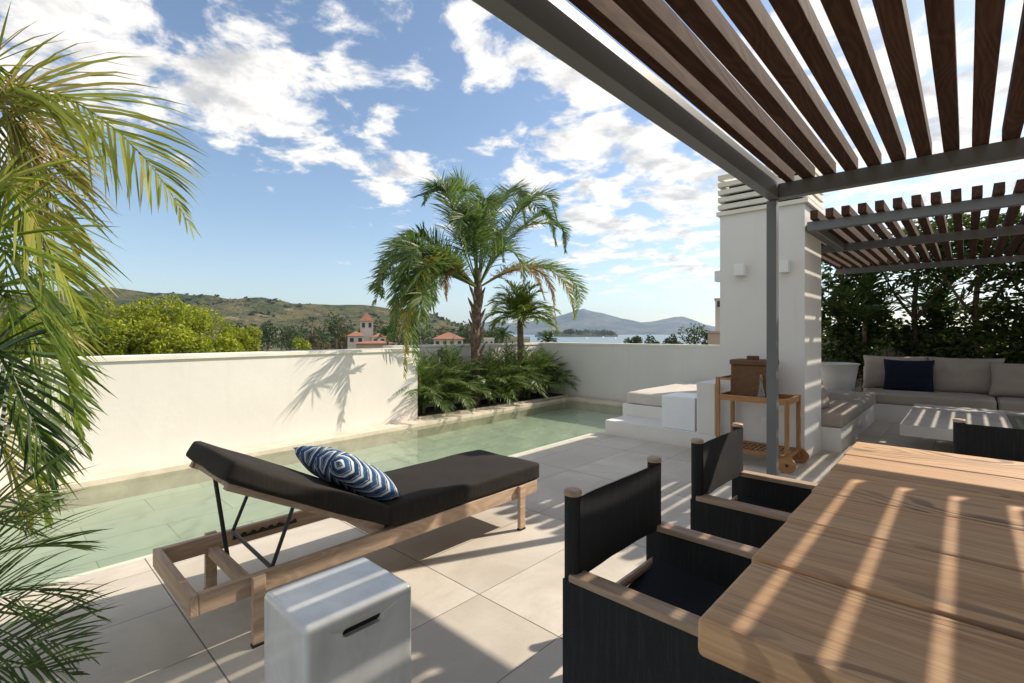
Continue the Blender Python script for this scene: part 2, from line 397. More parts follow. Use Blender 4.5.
PALM_GOLD = m_leaf('golden_palm_leaf', (.13, .17, .025), (.32, .33, .05), .45, 4, .42, (.36, .27, .08))
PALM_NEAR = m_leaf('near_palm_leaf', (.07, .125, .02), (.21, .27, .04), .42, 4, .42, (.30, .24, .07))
PALM_YEL = m_leaf('yellowing_palm_leaf', (.16, .17, .03), (.32, .28, .06), .42, 4, .45, (.40, .27, .10))
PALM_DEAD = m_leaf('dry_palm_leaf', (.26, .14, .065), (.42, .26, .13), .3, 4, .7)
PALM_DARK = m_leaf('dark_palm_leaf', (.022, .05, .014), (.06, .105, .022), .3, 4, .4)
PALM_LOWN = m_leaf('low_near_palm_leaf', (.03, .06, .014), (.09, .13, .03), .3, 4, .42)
PALM_MID = m_leaf('planter_palm_leaf', (.05, .10, .03), (.17, .24, .07), .36, 2.5, .42, (.22, .20, .09))
PALM_LOW = m_leaf('low_palm_leaf', (.05, .09, .025), (.15, .20, .06), .3, 2.5, .42)
RACHIS = m_plain('palm_stalk', (.16, .19, .05), .5, .2)
PINE = m_leaf('yellow_green_pine', (.06, .09, .010), (.38, .40, .03), .36, .55, .6)
DARKTREE = m_leaf('dark_tree_leaf', (.02, .04, .014), (.07, .10, .03), .2, .2, .6)
SHRUB = m_leaf('hill_scrub_leaf', (.022, .032, .012), (.06, .07, .025), .15, .05, .8)
OLIVE = m_leaf('brown_olive_leaf', (.07, .06, .02), (.13, .10, .035), .2, .2, .6)
HEDGE = m_leaf('hedge_leaf', (.016, .034, .009), (.065, .10, .018), .36, 1.2, .45, (.12, .14, .02))

# ------------------------------------------------------------------ setting: terrace
PN0, PN1 = (-3.47, -3.0), (-3.62, 5.49)              # near pool edge
PF0, PF1 = (-5.40, -3.0), (-5.90, 7.95)              # far pool edge
WZ = -.035
tag(MB().prism([(-3.40, -4), (6, -4), (6, 12.2), (-2.0, 12.2), (-2.0, 8.2), (-3.45, 8.2), (-3.45, 5.5), (-3.57, 5.49)], -.2, 0).build('terrace_floor', TILES), kind='structure')
pb = MB()
pb.prism([(-3.3, -3.1), (-6.0, -3.1), (-6.0, 8.1), (-3.3, 8.1)], -.40, -.20)
tag(pb.build('pool_floor', POOL), kind='structure')
pw = MB()
pw.prism([(-3.40, -4), (-3.57, 5.49), (-3.62, 5.49), (-3.45, -4)], -.45, -.004)
pw.prism([(-3.45, 5.49), (-3.45, 8.2), (-3.50, 8.2), (-3.50, 5.49)], -.45, .004)
tag(pw.build('pool_wall', POOL), kind='structure')
wm = MB(); wm.bm.faces.new([wm.bm.verts.new((x, y, WZ)) for x, y in [(-3.44, -4), (-3.60, 5.50), (-3.49, 5.50), (-3.49, 7.97), (-6.0, 7.97), (-5.48, -4)]])
wo = tag(wm.build('pool_water', WATER, recalc=False), kind='structure')
if wo.data.polygons[0].normal.z < 0: wo.data.flip_normals()
cp = MB()
cp.prism([(-5.40, -4), (-5.88, 6.5), (-5.92, 7.93), (-3.45, 7.93), (-3.45, 8.2), (-6.14, 8.2), (-6.12, 4.3), (-5.60, -4)], -.45, 0.012)
tag(cp.build('pool_coping', COPING), kind='structure')
tag(MB().prism([(-5.55, -4), (6, -4), (6, 12.2), (-7.1, 12.2), (-7.1, 4)], -6.0, -.63).build('terrace_base', STUCCO), kind='structure')
# plain white parapets
w1 = tag(MB().prism([(-5.50, -3), (-6.09, 4.42), (-6.50, 4.42), (-5.92, -3)], -.5, 1.045).build('parapet_wall', STUCCO), 'long sunlit white parapet wall beside the pool with a palm shadow on it', 'wall')
MB().prism([(-5.48, -3), (-6.07, 4.44), (-6.54, 4.44), (-5.95, -3)], 1.046, 1.085).build('wall_cap', CAP, w1)
w2 = tag(MB().prism([(-6.85, 4.0), (-6.85, 8.25), (-7.05, 8.25), (-7.05, 4.0)], -.6, 1.07).build('planter_wall', STUCCO), 'white wall behind the planted bed of low palms', 'wall')
MB().prism([(-6.83, 4.44), (-6.83, 8.23), (-7.08, 8.23), (-7.08, 4.44)], 1.071, 1.11).build('wall_cap', CAP, w2)
w3 = tag(B((-6.84, 8.24, -.6), (-1.66, 8.48, 1.075)).build('end_wall', STUCCO_C), 'shaded white wall closing the far end of the pool', 'wall')
B((-7.08, 8.232, 1.076), (-1.67, 8.51, 1.115)).build('wall_cap', CAP, w3)
tag(B((-6.84, 4.43, -.4), (-6.13, 8.235, .03)).build('planter_soil', SOIL), kind='structure')
tag(B((-6.13, 4.43, -.2), (-6.05, 8.2, .035), .004).build('planter_kerb', COPING), kind='structure')

# pillar with louvred crown
pil = tag(MB().prism([(-2.03, 5.6), (-1.195, 5.6), (-1.195, 6.36), (-1.66, 6.36), (-1.66, 8.235), (-2.03, 8.235)], -.02, 2.62).build('pillar', STUCCO_C),
          'tall white rendered pillar carrying a crown of pale louvres', 'pillar')
B((-2.06, 5.565, 2.621), (-1.16, 6.40, 2.665), .004).build('capstone', CAP, pil)
for k in range(5):
    z = 2.69+k*.083
    MB().box((-2.045, 5.57, z), (-1.175, 5.62, z+.052), .003).box((-2.045, 5.622, z), (-1.995, 6.38, z+.052), .003).box((-1.225, 5.622, z), (-1.175, 6.38, z+.052), .003).build('louvre', CAP, pil)
B((-1.96, 5.68, 2.665), (-1.26, 6.32, 3.02)).build('louvre_shade_fill', m_plain('void_shade', (.03, .03, .03), .9), pil)  # dark block painted as the shade inside the louvred crown
def wall_light(lo, hi, label):
    t = tag(B(lo, hi, .004).build('wall_light', PLAST), label, 'wall light', 'square wall lights on the pillar')
    l, h = Vector(lo), Vector(hi)
    B((l.x+.015, l.y+.015, h.z), (h.x-.015, h.y-.015, h.z+.003)).build('lens', m_plain('frosted_lens', (.6, .6, .58), .3), t)
wall_light((-1.85, 5.50, 1.93), (-1.745, 5.60, 2.055), 'small white square wall light at the centre of the pillar front')
wall_light((-1.415, 5.52, 1.93), (-1.325, 5.60, 2.055), 'small white square wall light to the right of the grey pergola post')
wall_light((-2.115, 5.66, 1.90), (-2.032, 5.76, 2.02), 'small white square wall light sticking out from the pillar left edge')
sk = tag(B((-1.60, 5.588, .345), (-1.50, 5.60, .425), .003).build('wall_socket', PLAST), 'white double power socket low on the pillar behind the cart', 'socket')
B((-1.594, 5.584, .352), (-1.553, 5.588, .418), .001).build('socket_cover', PLAST, sk); B((-1.547, 5.584, .352), (-1.506, 5.588, .418), .001).build('socket_cover', PLAST, sk)

# ------------------------------------------------------------------ pergolas
pg = thing('pergola', (-1.11, 4.17, 0), 'large grey steel pergola with dark wooden slats over the dining table', 'pergola')
B((-1.130, -2, 2.34), (-1.055, 4.21, 2.50), .003).build('side_beam', STEEL, pg)
B((-1.054, 4.12, 2.342), (3.6, 4.20, 2.452), .003).build('cross_beam', STEEL, pg)
B((-1.054, -1.9, 2.342), (3.6, -1.82, 2.45), .003).build('cross_beam', STEEL, pg)
B((3.602, -2, 2.34), (3.68, 4.21, 2.50), .003).build('side_beam', STEEL, pg)
for y0 in (4.135,):
    B((-1.145, 4.135, 0), (-1.075, 4.205, 2.339), .003).build('post', STEEL, pg)
    B((3.605, 4.135, 0), (3.68, 4.21, 2.339), .003).build('post', STEEL, pg)
    B((-1.155, -1.9, 0), (-1.078, -1.825, 2.339), .003).build('post', STEEL, pg)
slat_me = None
for k in range(-5, 30):
    x0 = -.368+.1313*k
    if slat_me is None:
        s = B((-.038, -3.05, -.042), (.038, 3.05, .042), .003).build('slat', SLATW, pg); slat_me = s
    else:
        s = slat_me.copy(); COL.objects.link(s)
    s.matrix_parent_inverse = Matrix.Identity(4)
    s.location = (x0+.034+1.11, 1.12-4.17, 2.4955)
    s.scale.x = .66 if k == -5 else 1
    if k == -5: s.location.x += .007
pg2 = thing('pergola', (-1.15, 5.6, 0), 'smaller grey steel pergola with dark slats over the corner sofa', 'pergola')
for y in (5.60, 7.22, 10.02):
    B((-1.175 if y < 7 else -1.64, y, 2.335), (3.6, y+.08, 2.425), .003).build('cross_beam', STEEL, pg2)
B((-1.19, 5.682, 2.336), (-1.11, 7.218, 2.424), .003).build('side_beam', STEEL, pg2)
B((3.62, 5.60, 2.335), (3.70, 10.1, 2.42), .003).build('side_beam', STEEL, pg2)
for y in (5.62, 10.02): B((3.62, y, 0), (3.69, y+.07, 2.334)).build('post', STEEL, pg2)
s2 = None
for k in range(-4, 37):
    x0 = -1.128+.1285*k
    fr = 5.50 if k >= 0 else 6.42
    if fr > 6: B((x0, fr, 2.427), (x0+.066, 10.2, 2.512), .003).build('slat', SLATW, pg2); continue
    if s2 is None: s2 = B((-.033, -2.35, -.0425), (.033, 2.35, .0425), .003).build('slat', SLATW, pg2); s = s2
    else: s = s2.copy(); COL.objects.link(s)
    s.matrix_parent_inverse = Matrix.Identity(4)
    s.location = (x0+.033+1.15, 7.85-5.6, 2.4695)

# ------------------------------------------------------------------ daybed
db = thing('daybed', (-2.75, 6.8, 0), 'white masonry daybed with a low step, rising from the pool beside the pillar', 'daybed')
MB().box((-3.44, 5.46, -.4), (-2.0, 5.96, .182), .004).build('step', STUCCO_C, db)
B((-3.48, 5.962, -.4), (-2.035, 8.235, .345), .004).build('base', STUCCO_C, db)
aw = B((-2.235, 5.45, .183), (-2.032, 5.96, .755), .004).build('armrest', STUCCO_C, db)
B((-2.24, 5.445, -.02), (-1.998, 5.459, .182)).build('plinth', STUCCO_C, db)
def soft_box(name, lo, hi, mat, parent=None, r=.03, puff=.012, seam=True, M=None):
    lo, hi = Vector(lo), Vector(hi); c = (lo+hi)/2; d = (hi-lo)/2
    mb = MB(); bm = mb.bm
    bmesh.ops.create_cube(bm, size=2)
    bmesh.ops.subdivide_edges(bm, edges=bm.edges[:], cuts=11, use_grid_fill=True)
    for v in bm.verts:
        p = Vector((v.co.x*d.x, v.co.y*d.y, v.co.z*d.z))
        # remap so that the outer rows sit inside the rounded edge
        q = Vector([math.copysign(1-(1-abs(t))**1.6, t) for t in v.co])
        p = Vector((q.x*d.x, q.y*d.y, q.z*d.z))
        inner = Vector([max(-(dd-r), min(dd-r, pp)) for dd, pp in zip(d, p)])
        o = p-inner
        if o.length > 1e-6: p = inner+o.normalized()*r if True else p
        u, w, t = q
        p.z += math.copysign(puff, q.z)*(1-u**4)*(1-w**4)*abs(q.z)
        p += Vector((noise.noise(p*7+c*3), noise.noise(p*7+c*5+Vector((5, 0, 0))), 1.3*noise.noise(p*6+c)))*.0065
        v.co = p
    if M is None: mb.xf(Matrix.Translation(c))
    else: mb.xf(M)
    return mb.build(name, mat, parent, smooth=True)
def pillow(name, w, h, t, M, mat, nx=22):
    mb = MB(); bm = mb.bm; uvl = bm.loops.layers.uv.new('UVMap')
    G = {}
    sd = random.random()*50
    for s in (1, -1):
        for i in range(nx+1):
            for j in range(nx+1):
                a, b = i/nx*2-1, j/nx*2-1
                edge = i in (0, nx) or j in (0, nx)
                if s == -1 and edge: G[s, i, j] = G[1, i, j]; continue
                e = max(0, (1-a**4)*(1-b**4))
                pinch = .07
                x = a*w/2*(1-pinch*(1-b*b)*abs(a)); y = b*h/2*(1-pinch*(1-a*a)*abs(b))
                z = s*t/2*e**.55
                nn = noise.noise(Vector((a*2+sd, b*2, s*2.0)))
                z += s*.016*nn*e; x += .006*noise.noise(Vector((a*3, b*3, sd)))
                G[s, i, j] = bm.verts.new((x, y, z))
        for i in range(nx):
            for j in range(nx):
                vs = [G[s, i, j], G[s, i+1, j], G[s, i+1, j+1], G[s, i, j+1]]
                ij = [(i, j), (i+1, j), (i+1, j+1), (i, j+1)]
                if s == -1: vs.reverse(); ij.reverse()
                f = bm.faces.new(vs)
                for lp, (ii, jj) in zip(f.loops, ij): lp[uvl].uv = (ii/nx, jj/nx)
    mb.xf(M)
    return mb.build(name, mat, None, smooth=True)
def frame(c, xax, yax):
    x = Vector(xax).normalized(); y = Vector(yax); y = (y-x*y.dot(x)).normalized(); z = x.cross(y)
    return Matrix(((x.x, y.x, z.x, c[0]), (x.y, y.y, z.y, c[1]), (x.z, y.z, z.z, c[2]), (0, 0, 0, 1)))
tag(soft_box('daybed_mattress', (-3.43, 5.965, .347), (-2.24, 8.18, .505), TAUPE2), 'thick pale mattress on the daybed next to the pool', 'mattress')
tag(B((-2.68, 5.50, .183), (-2.275, 5.945, .565), .008, 3).build('side_cube', WHITEP), 'plain white cube side table standing on the daybed step', 'side table')
tag(pillow('scatter_cushion', .48, .46, .15, frame((-2.52, 8.03, .73), (1, 0, 0), (0, .30, 1)), TAUPE), 'square taupe cushion leaning on the end wall of the daybed', 'cushion')
tag(pillow('scatter_cushion', .55, .55, .16, frame((-2.19, 7.35, .76), (.10, 1, 0), (.35, 0, 1)), TAUPE2), 'pale linen cushion tilted against the wall behind the pillar', 'cushion')

# ------------------------------------------------------------------ corner sofa
sb = MB()
sb.prism([(-1.64, 6.37), (-1.01, 6.37), (-1.01, 9.05), (3.4, 9.05), (3.4, 10.35), (-1.64, 10.35)], -.02, .262)
sofa = tag(sb.build('corner_sofa', STUCCO_C), 'white masonry L-shaped corner sofa carrying taupe cushions', 'sofa')
B((-1.28, 10.08, .263), (3.4, 10.34, .75), .004).build('back_panel', STUCCO_C, sofa)
tag(soft_box('seat_cushion', (-1.62, 6.36, .263), (-.985, 7.75, .425), TAUPE, r=.035), 'taupe seat cushion at the front end of the sofa by the pillar', 'seat cushion', 'sofa seat cushions')
tag(soft_box('seat_cushion', (-1.62, 7.76, .263), (-.985, 9.02, .425), TAUPE, r=.035), 'taupe seat cushion in the inner corner of the sofa beside the white pot', 'seat cushion', 'sofa seat cushions')
tag(soft_box('seat_cushion', (-1.18, 9.03, .263), (.29, 9.98, .425), TAUPE, r=.035), 'long taupe seat cushion under the navy pillow', 'seat cushion', 'sofa seat cushions')
tag(soft_box('seat_cushion', (.30, 9.03, .263), (1.8, 9.98, .425), TAUPE, r=.035), 'taupe seat cushion at the right end of the sofa back row', 'seat cushion', 'sofa seat cushions')
def bc(x0, x1, y, z0, h, tilt, label, mat=TAUPE, t=.22, rot=0):
    M = frame(((x0+x1)/2, y, z0+h/2), (math.cos(rot), math.sin(rot), 0), (0, tilt, 1))
    return tag(pillow('back_cushion', x1-x0, h, t, M, mat), label, 'back cushion', 'sofa back cushions')
bc(-1.27, -.44, 9.88, .40, .56, .22, 'taupe back cushion half hidden behind the navy pillow')
bc(-.46, .40, 9.88, .40, .56, .22, 'taupe back cushion between the navy pillow and the slumped one')
bc(.22, 1.02, 9.66, .40, .52, .45, 'slumped taupe back cushion leaning to the right of the sofa middle', rot=-.12)
bc(.95, 1.75, 9.88, .40, .56, .22, 'taupe back cushion at the far right edge of the sofa')
tag(pillow('navy_pillow', .62, .52, .2, frame((-.66, 9.62, .655), (1, .03, 0), (0, .28, 1)), NAVY), 'square dark navy pillow on the back row of the sofa', 'pillow')
tag(pillow('folded_pillow', .42, .40, .15, frame((-1.30, 6.62, .60), (.15, 1, 0), (-.35, 0, 1)), TAUPE), 'small taupe pillow tucked against the pillar side on the sofa front', 'pillow')
pot = thing('plant_pot', (-1.5, 9.2, .43), 'round white tapered plant pot on the sofa corner', 'pot')
pot.location = (-1.56, 9.46, .263)
MB().lathe([(.23, .16), (.27, .40), (.30, .60), (.315, .605), (.315, .585), (.285, .58), (.27, .53)], 40, (-1.56, 9.46, .22)).build('pot_body', POTM, pot, smooth=True)
MB().lathe([(.272, .0), (.2, .03)], 40, (-1.56, 9.46, .745)).build('soil', SOIL, pot)
for a in (.4, 2.5, 4.6): B((-1.56+.15*math.cos(a)-.02, 9.46+.15*math.sin(a)-.02, .263), (-1.56+.15*math.cos(a)+.02, 9.46+.15*math.sin(a)+.02, .382)).build('foot', BLACKM, pot)
ct = thing('coffee_table', (.6, 7.2, 0), 'low pale concrete coffee table with an inset green glass pane', 'coffee table')
tb = MB(); 
for lo, hi in (((-.49, 6.2, .29), (.32, 8.15, .40)), ((1.26, 6.2, .29), (2.1, 8.15, .40)), ((.322, 6.2, .29), (1.258, 6.42, .40)), ((.322, 7.9, .29), (1.258, 8.15, .40))): tb.box(lo, hi)
tb.build('tabletop', CONC, ct); B((-.1, 6.6, 0), (1.7, 7.8, .288)).build('base', CONC, ct); B((.323, 6.421, .30), (1.257, 7.899, .388)).build('glass_panel', DGLASS, ct)

# ------------------------------------------------------------------ dining table
dt = thing('dining_table', (.9, 1.87, 0), 'heavy weathered wooden plank dining table under the pergola', 'dining table')
ys = [.885, 1.212, 1.545, 1.872, 2.215, 2.525, 2.86]
for i in range(6):
    a, b = ys[i]+(.0 if i == 0 else .0035), ys[i+1]-(.0 if i == 5 else .0035)
    mb = MB(); mb.box((-1.3, -(b-a)/2, -.036), (1.3, (b-a)/2, .036), .013 if i == 0 else .007, 4)
    if i in (0, 5):
        pass
    o = mb.build('plank', TABLEW, dt, smooth=False); o.matrix_parent_inverse = Matrix.Identity(4)
    o.location = (.92+.018-.033*((a+b)/2-.9)/1.96-.9, (a+b)/2-1.87, .744+random.uniform(-.0012, .0012))
for x in (-.12, 1.95):
    for y in (1.2, 2.5): B((x-.04, y-.04, 0), (x+.04, y+.04, .66), .004).build('leg', BLACKM, dt)
    B((x-.04, 1.16, .661), (x+.04, 2.54, .706), .003).build('support_beam', BLACKM, dt)

def director_chair(label):
    # local: seat faces +X, back at x=0, width along Y (0.58), base at floor
    r = thing('dining_chair', (0, 0, 0), label, 'chair', 'black canvas chairs round the dining table')
    W = .25
    for s in (-1, 1):
        p = MB().tube([(0, s*W, .0), (0, s*W, .60)], .019, 12).tube([(0, s*W, .60), (0, s*W, .838)], .024, 16).build('back_post', BLACKF, r, smooth=False)
        MB().lathe([(.020, 0), (.026, .003), (.026, .014), (.021, .018)], 20, (0, s*W, .835)).build('post_cap', ARMW, p)
        MB().tube([(.5, s*W, .0), (.5, s*W, .595)], .018, 12).build('front_post', BLACKF, r)
        B((.004, s*W-.028, .597), (.56, s*W+.028, .618), .004).build('arm_rail', ARMW, r)
        sp = MB(); n = 12
        for sd in (-1, 1):
            for i in range(n):
                for j in range(8):
                    def P(i, j): 
                        x = -.012+i/n*.53; z = .03+j/8*.566
                        return (x, s*W+sd*(.021+.007*noise.noise(Vector((x*5, z*5, s*3)))), z)
                    sp.quad(P(i, j), P(i+1, j), P(i+1, j+1), P(i, j+1))
        for i in range(n): pass
        sp.box((-.021, s*W-.0205, .03), (-.0125, s*W+.0205, .596)); sp.box((.5185, s*W-.0205, .03), (.526, s*W+.0205, .596))
        bmesh.ops.remove_doubles(sp.bm, verts=sp.bm.verts, dist=.0005)
        sp.build('side_panel', BLACKF, r, smooth=False)
    bs = MB(); n = 16
    for i in range(n):
        for j in range(6):
            def P(i, j, o):
                t = i/n*2-1; z = .602+j/6*.232
                return (.020-.012*(1-t*t)+o+.003*noise.noise(Vector((t*3, z*9, 0))), t*(W+.001), z-.004*(1-t*t)*(1 if j == 6 else 0))
            bs.quad(P(i, j, 0), P(i+1, j, 0), P(i+1, j+1, 0), P(i, j+1, 0)); bs.quad(P(i, j, .006), P(i, j+1, .006), P(i+1, j+1, .006), P(i+1, j, .006))
    bs.build('back_sling', BLACKF, r, smooth=True)
    ss = MB(); n = 14
    for i in range(n):
        for j in range(10):
            def P(i, j, o):
                x = .01+i/n*.48; t = j/10*2-1
                return (x, t*.228, (.452+.04*abs(t)**2.2+.012*(1-i/n)**3-.012*math.sin(i/n*math.pi)+o))
            ss.quad(P(i, j, 0), P(i+1, j, 0), P(i+1, j+1, 0), P(i, j+1, 0)); ss.quad(P(i, j, -.008), P(i, j+1, -.008), P(i+1, j+1, -.008), P(i+1, j, -.008))
    ss.build('seat_sling', DARKSEAT, r, smooth=True)
    MB().tube([(.008, -.229, .485), (.008, .229, .485)], .014, 10).build('seat_rail', ARMW, r)
    MB().tube([(.49, -.229, .485), (.49, .229, .485)], .014, 10).build('seat_rail', ARMW, r)
    return r
ch = director_chair('nearest black canvas armchair in front of the white ceramic stool')
ch2 = copy_tree(ch); ch3 = copy_tree(ch)
ch.location = (-.83, 1.395, 0)
ch2.location = (-.84, 2.305, 0); ch2['label'] = 'black canvas armchair at the table with the bar cart behind it'
ch3.location = (.22, 3.48, 0); ch3.rotation_euler.z = -math.pi/2; ch3['label'] = 'black canvas armchair at the far end of the table before the coffee table'

# ------------------------------------------------------------------ sun lounger
lg = thing('sun_lounger', (-2.48, 1.57, 0), 'pale wooden sun lounger with raised back and black cushions beside the pool', 'sun lounger')
XN, XF = -2.18, -2.80
for x in (XN, XF+.032):
    B((x-.032, .552, .205), (x, 2.59, .288), .004).build('side_rail', LOUNGW, lg)
B((XF-.002, .52, .204), (XN+.002, .551, .289), .004).build('end_rail', LOUNGX, lg)
B((XF+.034, 2.556, .206), (XN-.034, 2.588, .287), .004).build('end_rail', LOUNGX, lg)
for y in (.765, 2.41):
    for x in (XN+.001, XF-.027):
        l = B((x, y-.026, .012), (x+.026, y+.026, .29), .003).build('leg', LOUNGW, lg)
        B((x-.001, y-.027, 0), (x+.027, y+.027, .0118)).build('foot_pad', RUBBER, l)
B((XF+.034, .74, .19), (XN-.034, .785, .235), .003).build('crossbar', LOUNGX, lg)
B((XF+.034, 2.385, .19), (XN-.034, 2.43, .235), .003).build('crossbar', LOUNGX, lg)
B((XF+.034, 1.40, .215), (XN-.034, 1.44, .262), .003).build('crossbar', LOUNGX, lg)
B((XF+.034, 1.372, .2625), (XN-.034, 1.442, .2875), .003).build('hinge_rail', LOUNGX, lg)
sl = MB()
for k in range(11): sl.box((XF+.034, 1.47+k*.1, .2885-.02), (XN-.034, 1.545+k*.1, .2885), .002)
sl.build('seat_slats', LOUNGX, lg)
hinge = Vector((0, 1.415, .297)); ang = math.radians(27.5)
Mb = Matrix.Translation(hinge) @ Matrix.Rotation(-ang, 4, 'X')       # local -Y runs up the backrest
bf = MB(); bf.box((XF+.04, -.84, -.03), (XF+.075, -.01, 0), .002); bf.box((XN-.075, -.84, -.03), (XN-.04, -.01, 0), .002)
for k in range(8): bf.box((XF+.076, -.83+k*.104, -.022), (XN-.076, -.765+k*.104, -.002), .002)
bf.xf(Mb); bf.build('backrest_frame', LOUNGW, lg)
soft_box('back_cushion', (-.305, -.445, -.045), (.305, .445, .045), CUSHB, lg, r=.022, puff=.008, M=Mb @ Matrix.Translation((-2.485, -.43, .047)))
soft_box('seat_cushion', (XF+.005, 1.40, .290), (XN+.005, 2.625, .402), CUSHB, lg, r=.022, puff=.008)
pr = MB(); 
def onback(x, t, o=-.03): return Mb @ Vector((x, -t, o))
c1, c2 = Vector((XF+.07, .84, .295)), Vector((XN-.045, .84, .275))
pr.tube([c1, c2], .009, 8)
pr.tube([onback(XN-.045, .53), c2], .009, 8); pr.tube([onback(XF+.07, .53), c1], .009, 8)
pr.build('prop_bar', BLACKM, lg)
MB().tube([onback(XF+.12, .74), Vector((XF+.15, .80, .16))], .010, 8).build('prop_strut', BLACKM, lg)
rk = MB()
rp = [(.85, .240)]+[p for k in range(7) for p in ((.855+k*.045, .262), (.868+k*.045, .262), (.873+k*.045, .250), (.890+k*.045, .250))]+[(1.17, .262), (1.18, .240)]
ra = [rk.bm.verts.new((XF+.0325, y, z)) for y, z in rp]; rb = [rk.bm.verts.new((XF+.042, y, z)) for y, z in rp]
for k in range(len(rp)): rk.bm.faces.new((ra[k], ra[(k+1) % len(rp)], rb[(k+1) % len(rp)], rb[k]))
rk.bm.faces.new(ra); rk.bm.faces.new(list(reversed(rb)))
rk.build('notched_rack', BLACKM, lg)
tag(pillow('patterned_pillow', .48, .455, .165, frame((-2.47, 1.325, .545), (1, .04, 0), (0, -.80, .56)), IKAT), 'blue and white zigzag patterned pillow on the black sun lounger', 'pillow')

# ------------------------------------------------------------------ ceramic stool
def stool():
    t = thing('ceramic_stool', (-1.54, .80, 0), 'glossy white ceramic block stool with a slot handle beside the lounger', 'stool')
    mb = MB(); bm = mb.bm
    x0, x1, y0, y1 = -1.70, -1.38, .612, .985
    mb.box((x0, y0, .0), (x1, y1, .45), .020, 6)
    me = mb.build('stool_body', CERAM, t, smooth=True)
    # slot handles cut through both long faces
    c = MB(); c.box((-1.76, .726, .376), (-1.32, .868, .403), .0132, 4); cut = c.build('slot', CERAM)
    md = me.modifiers.new('b', 'BOOLEAN'); md.object = cut; md.operation = 'DIFFERENCE'; md.solver = 'EXACT'
    bpy.context.view_layer.update(); dg = bpy.context.evaluated_depsgraph_get()
    nm = bpy.data.meshes.new_from_object(me.evaluated_get(dg)); me.modifiers.clear(); me.data = nm
    for p in nm.polygons: p.use_smooth = p.area < .012
    bpy.data.objects.remove(cut)
    # bpy.data.objects.remove(cut)
    B((-1.69, .70, .36), (-1.40, .89, .42)).build('slot_shade_fill', m_plain('hollow_shade', (.012, .012, .012), .9), t)  # black block puts the shade of the slot's hollow into colour
stool()

# ------------------------------------------------------------------ bar cart
bcart = thing('bar_cart', (-1.55, 5.3, 0), 'golden wooden two-tier bar cart against the white pillar', 'bar cart')
XL, XR, Y0, Y1 = -1.87, -1.235, 5.10, 5.53
for x in (XL, XR):
    for y in (Y0, Y1):
        top = .86 if x == XL else .69
        B((x-.018, y-.018, .0 if x == XL else .06), (x+.018, y+.018, top), .003).build('leg', CARTV, bcart)
B((XL-.012, Y0+.02, .832), (XL+.012, Y1-.02, .856), .003).build('handle_bar', CARTW, bcart)
for y in (Y0, Y1): B((XL+.019, y-.012, .835), (XL+.13, y+.012, .855), .003).build('handle_arm', CARTW, bcart)
tr = MB(); tr.box((XL+.019, Y0-.014, .63), (XR-.019, Y0+.014, .685), .002).box((XL+.019, Y1-.014, .63), (XR-.019, Y1+.014, .685), .002)
tr.box((XL-.012, Y0+.019, .63), (XL+.012, Y1-.019, .685), .002).box((XR-.012, Y0+.019, .63), (XR+.012, Y1-.019, .685), .002)
tr.box((XL+.013, Y0+.015, .632), (XR-.013, Y1-.015, .642)); tr.build('tray', CARTW, bcart)
sh = MB(); sh.box((XL+.019, Y0-.012, .12), (XR-.019, Y0+.012, .155), .002).box((XL+.019, Y1-.012, .12), (XR-.019, Y1+.012, .155), .002)
sh.box((XL-.01, Y0+.019, .12), (XL+.01, Y1-.019, .155), .002).box((XR-.01, Y0+.019, .12), (XR+.01, Y1-.019, .155), .002)
for k in range(13): sh.box((XL+.03+k*.046, Y0+.013, .13), (XL+.049+k*.046, Y1-.013, .142))
for k in range(3): sh.box((XL+.012, Y0+.08+k*.125, .118), (XR-.012, Y0+.10+k*.125, .1295))
sh.build('slatted_shelf', CARTW, bcart)
for y in (Y0-.035, Y1+.035):
    wmb = MB(); wmb.tube([(XR+.01, y-.014, .075), (XR+.01, y+.014, .075)], .075, 28)
    wl = wmb.build('wheel', CARTW, bcart); MB().tube([(XR+.01, y-.02, .075), (XR+.01, y+.02, .075)], .014, 12).build('hub', BLACKM, wl)
bk = thing('wicker_basket', (-1.60, 5.32, .643), 'brown wicker lidded box on top of the bar cart', 'basket')
B((-1.775, 5.19, .645), (-1.40, 5.46, .985), .012, 3).build('basket_body', WICK, bk)
ld = B((-1.785, 5.18, .986), (-1.39, 5.47, 1.04), .012, 3).build('lid', WICK, bk)
B((-1.655, 5.30, 1.0405), (-1.545, 5.35, 1.078), .008).build('lid_handle', WICK, bk)
gb = thing('glass_bottle', (-1.475, 5.155, .643), 'small clear glass bottle with a narrow neck in front of the basket', 'bottle')
MB().lathe([(.034, .0), (.037, .01), (.036, .05), (.024, .11), (.013, .165), (.012, .215), (.015, .218), (.015, .225)], 24, (-1.475, 5.155, .644)).build('bottle_body', BOTG, gb, smooth=True)
MB().lathe([(.010, 0), (.0115, .03)], 12, (-1.475, 5.155, .869)).build('stopper', m_plain('cork', (.35, .22, .12), .8), gb)

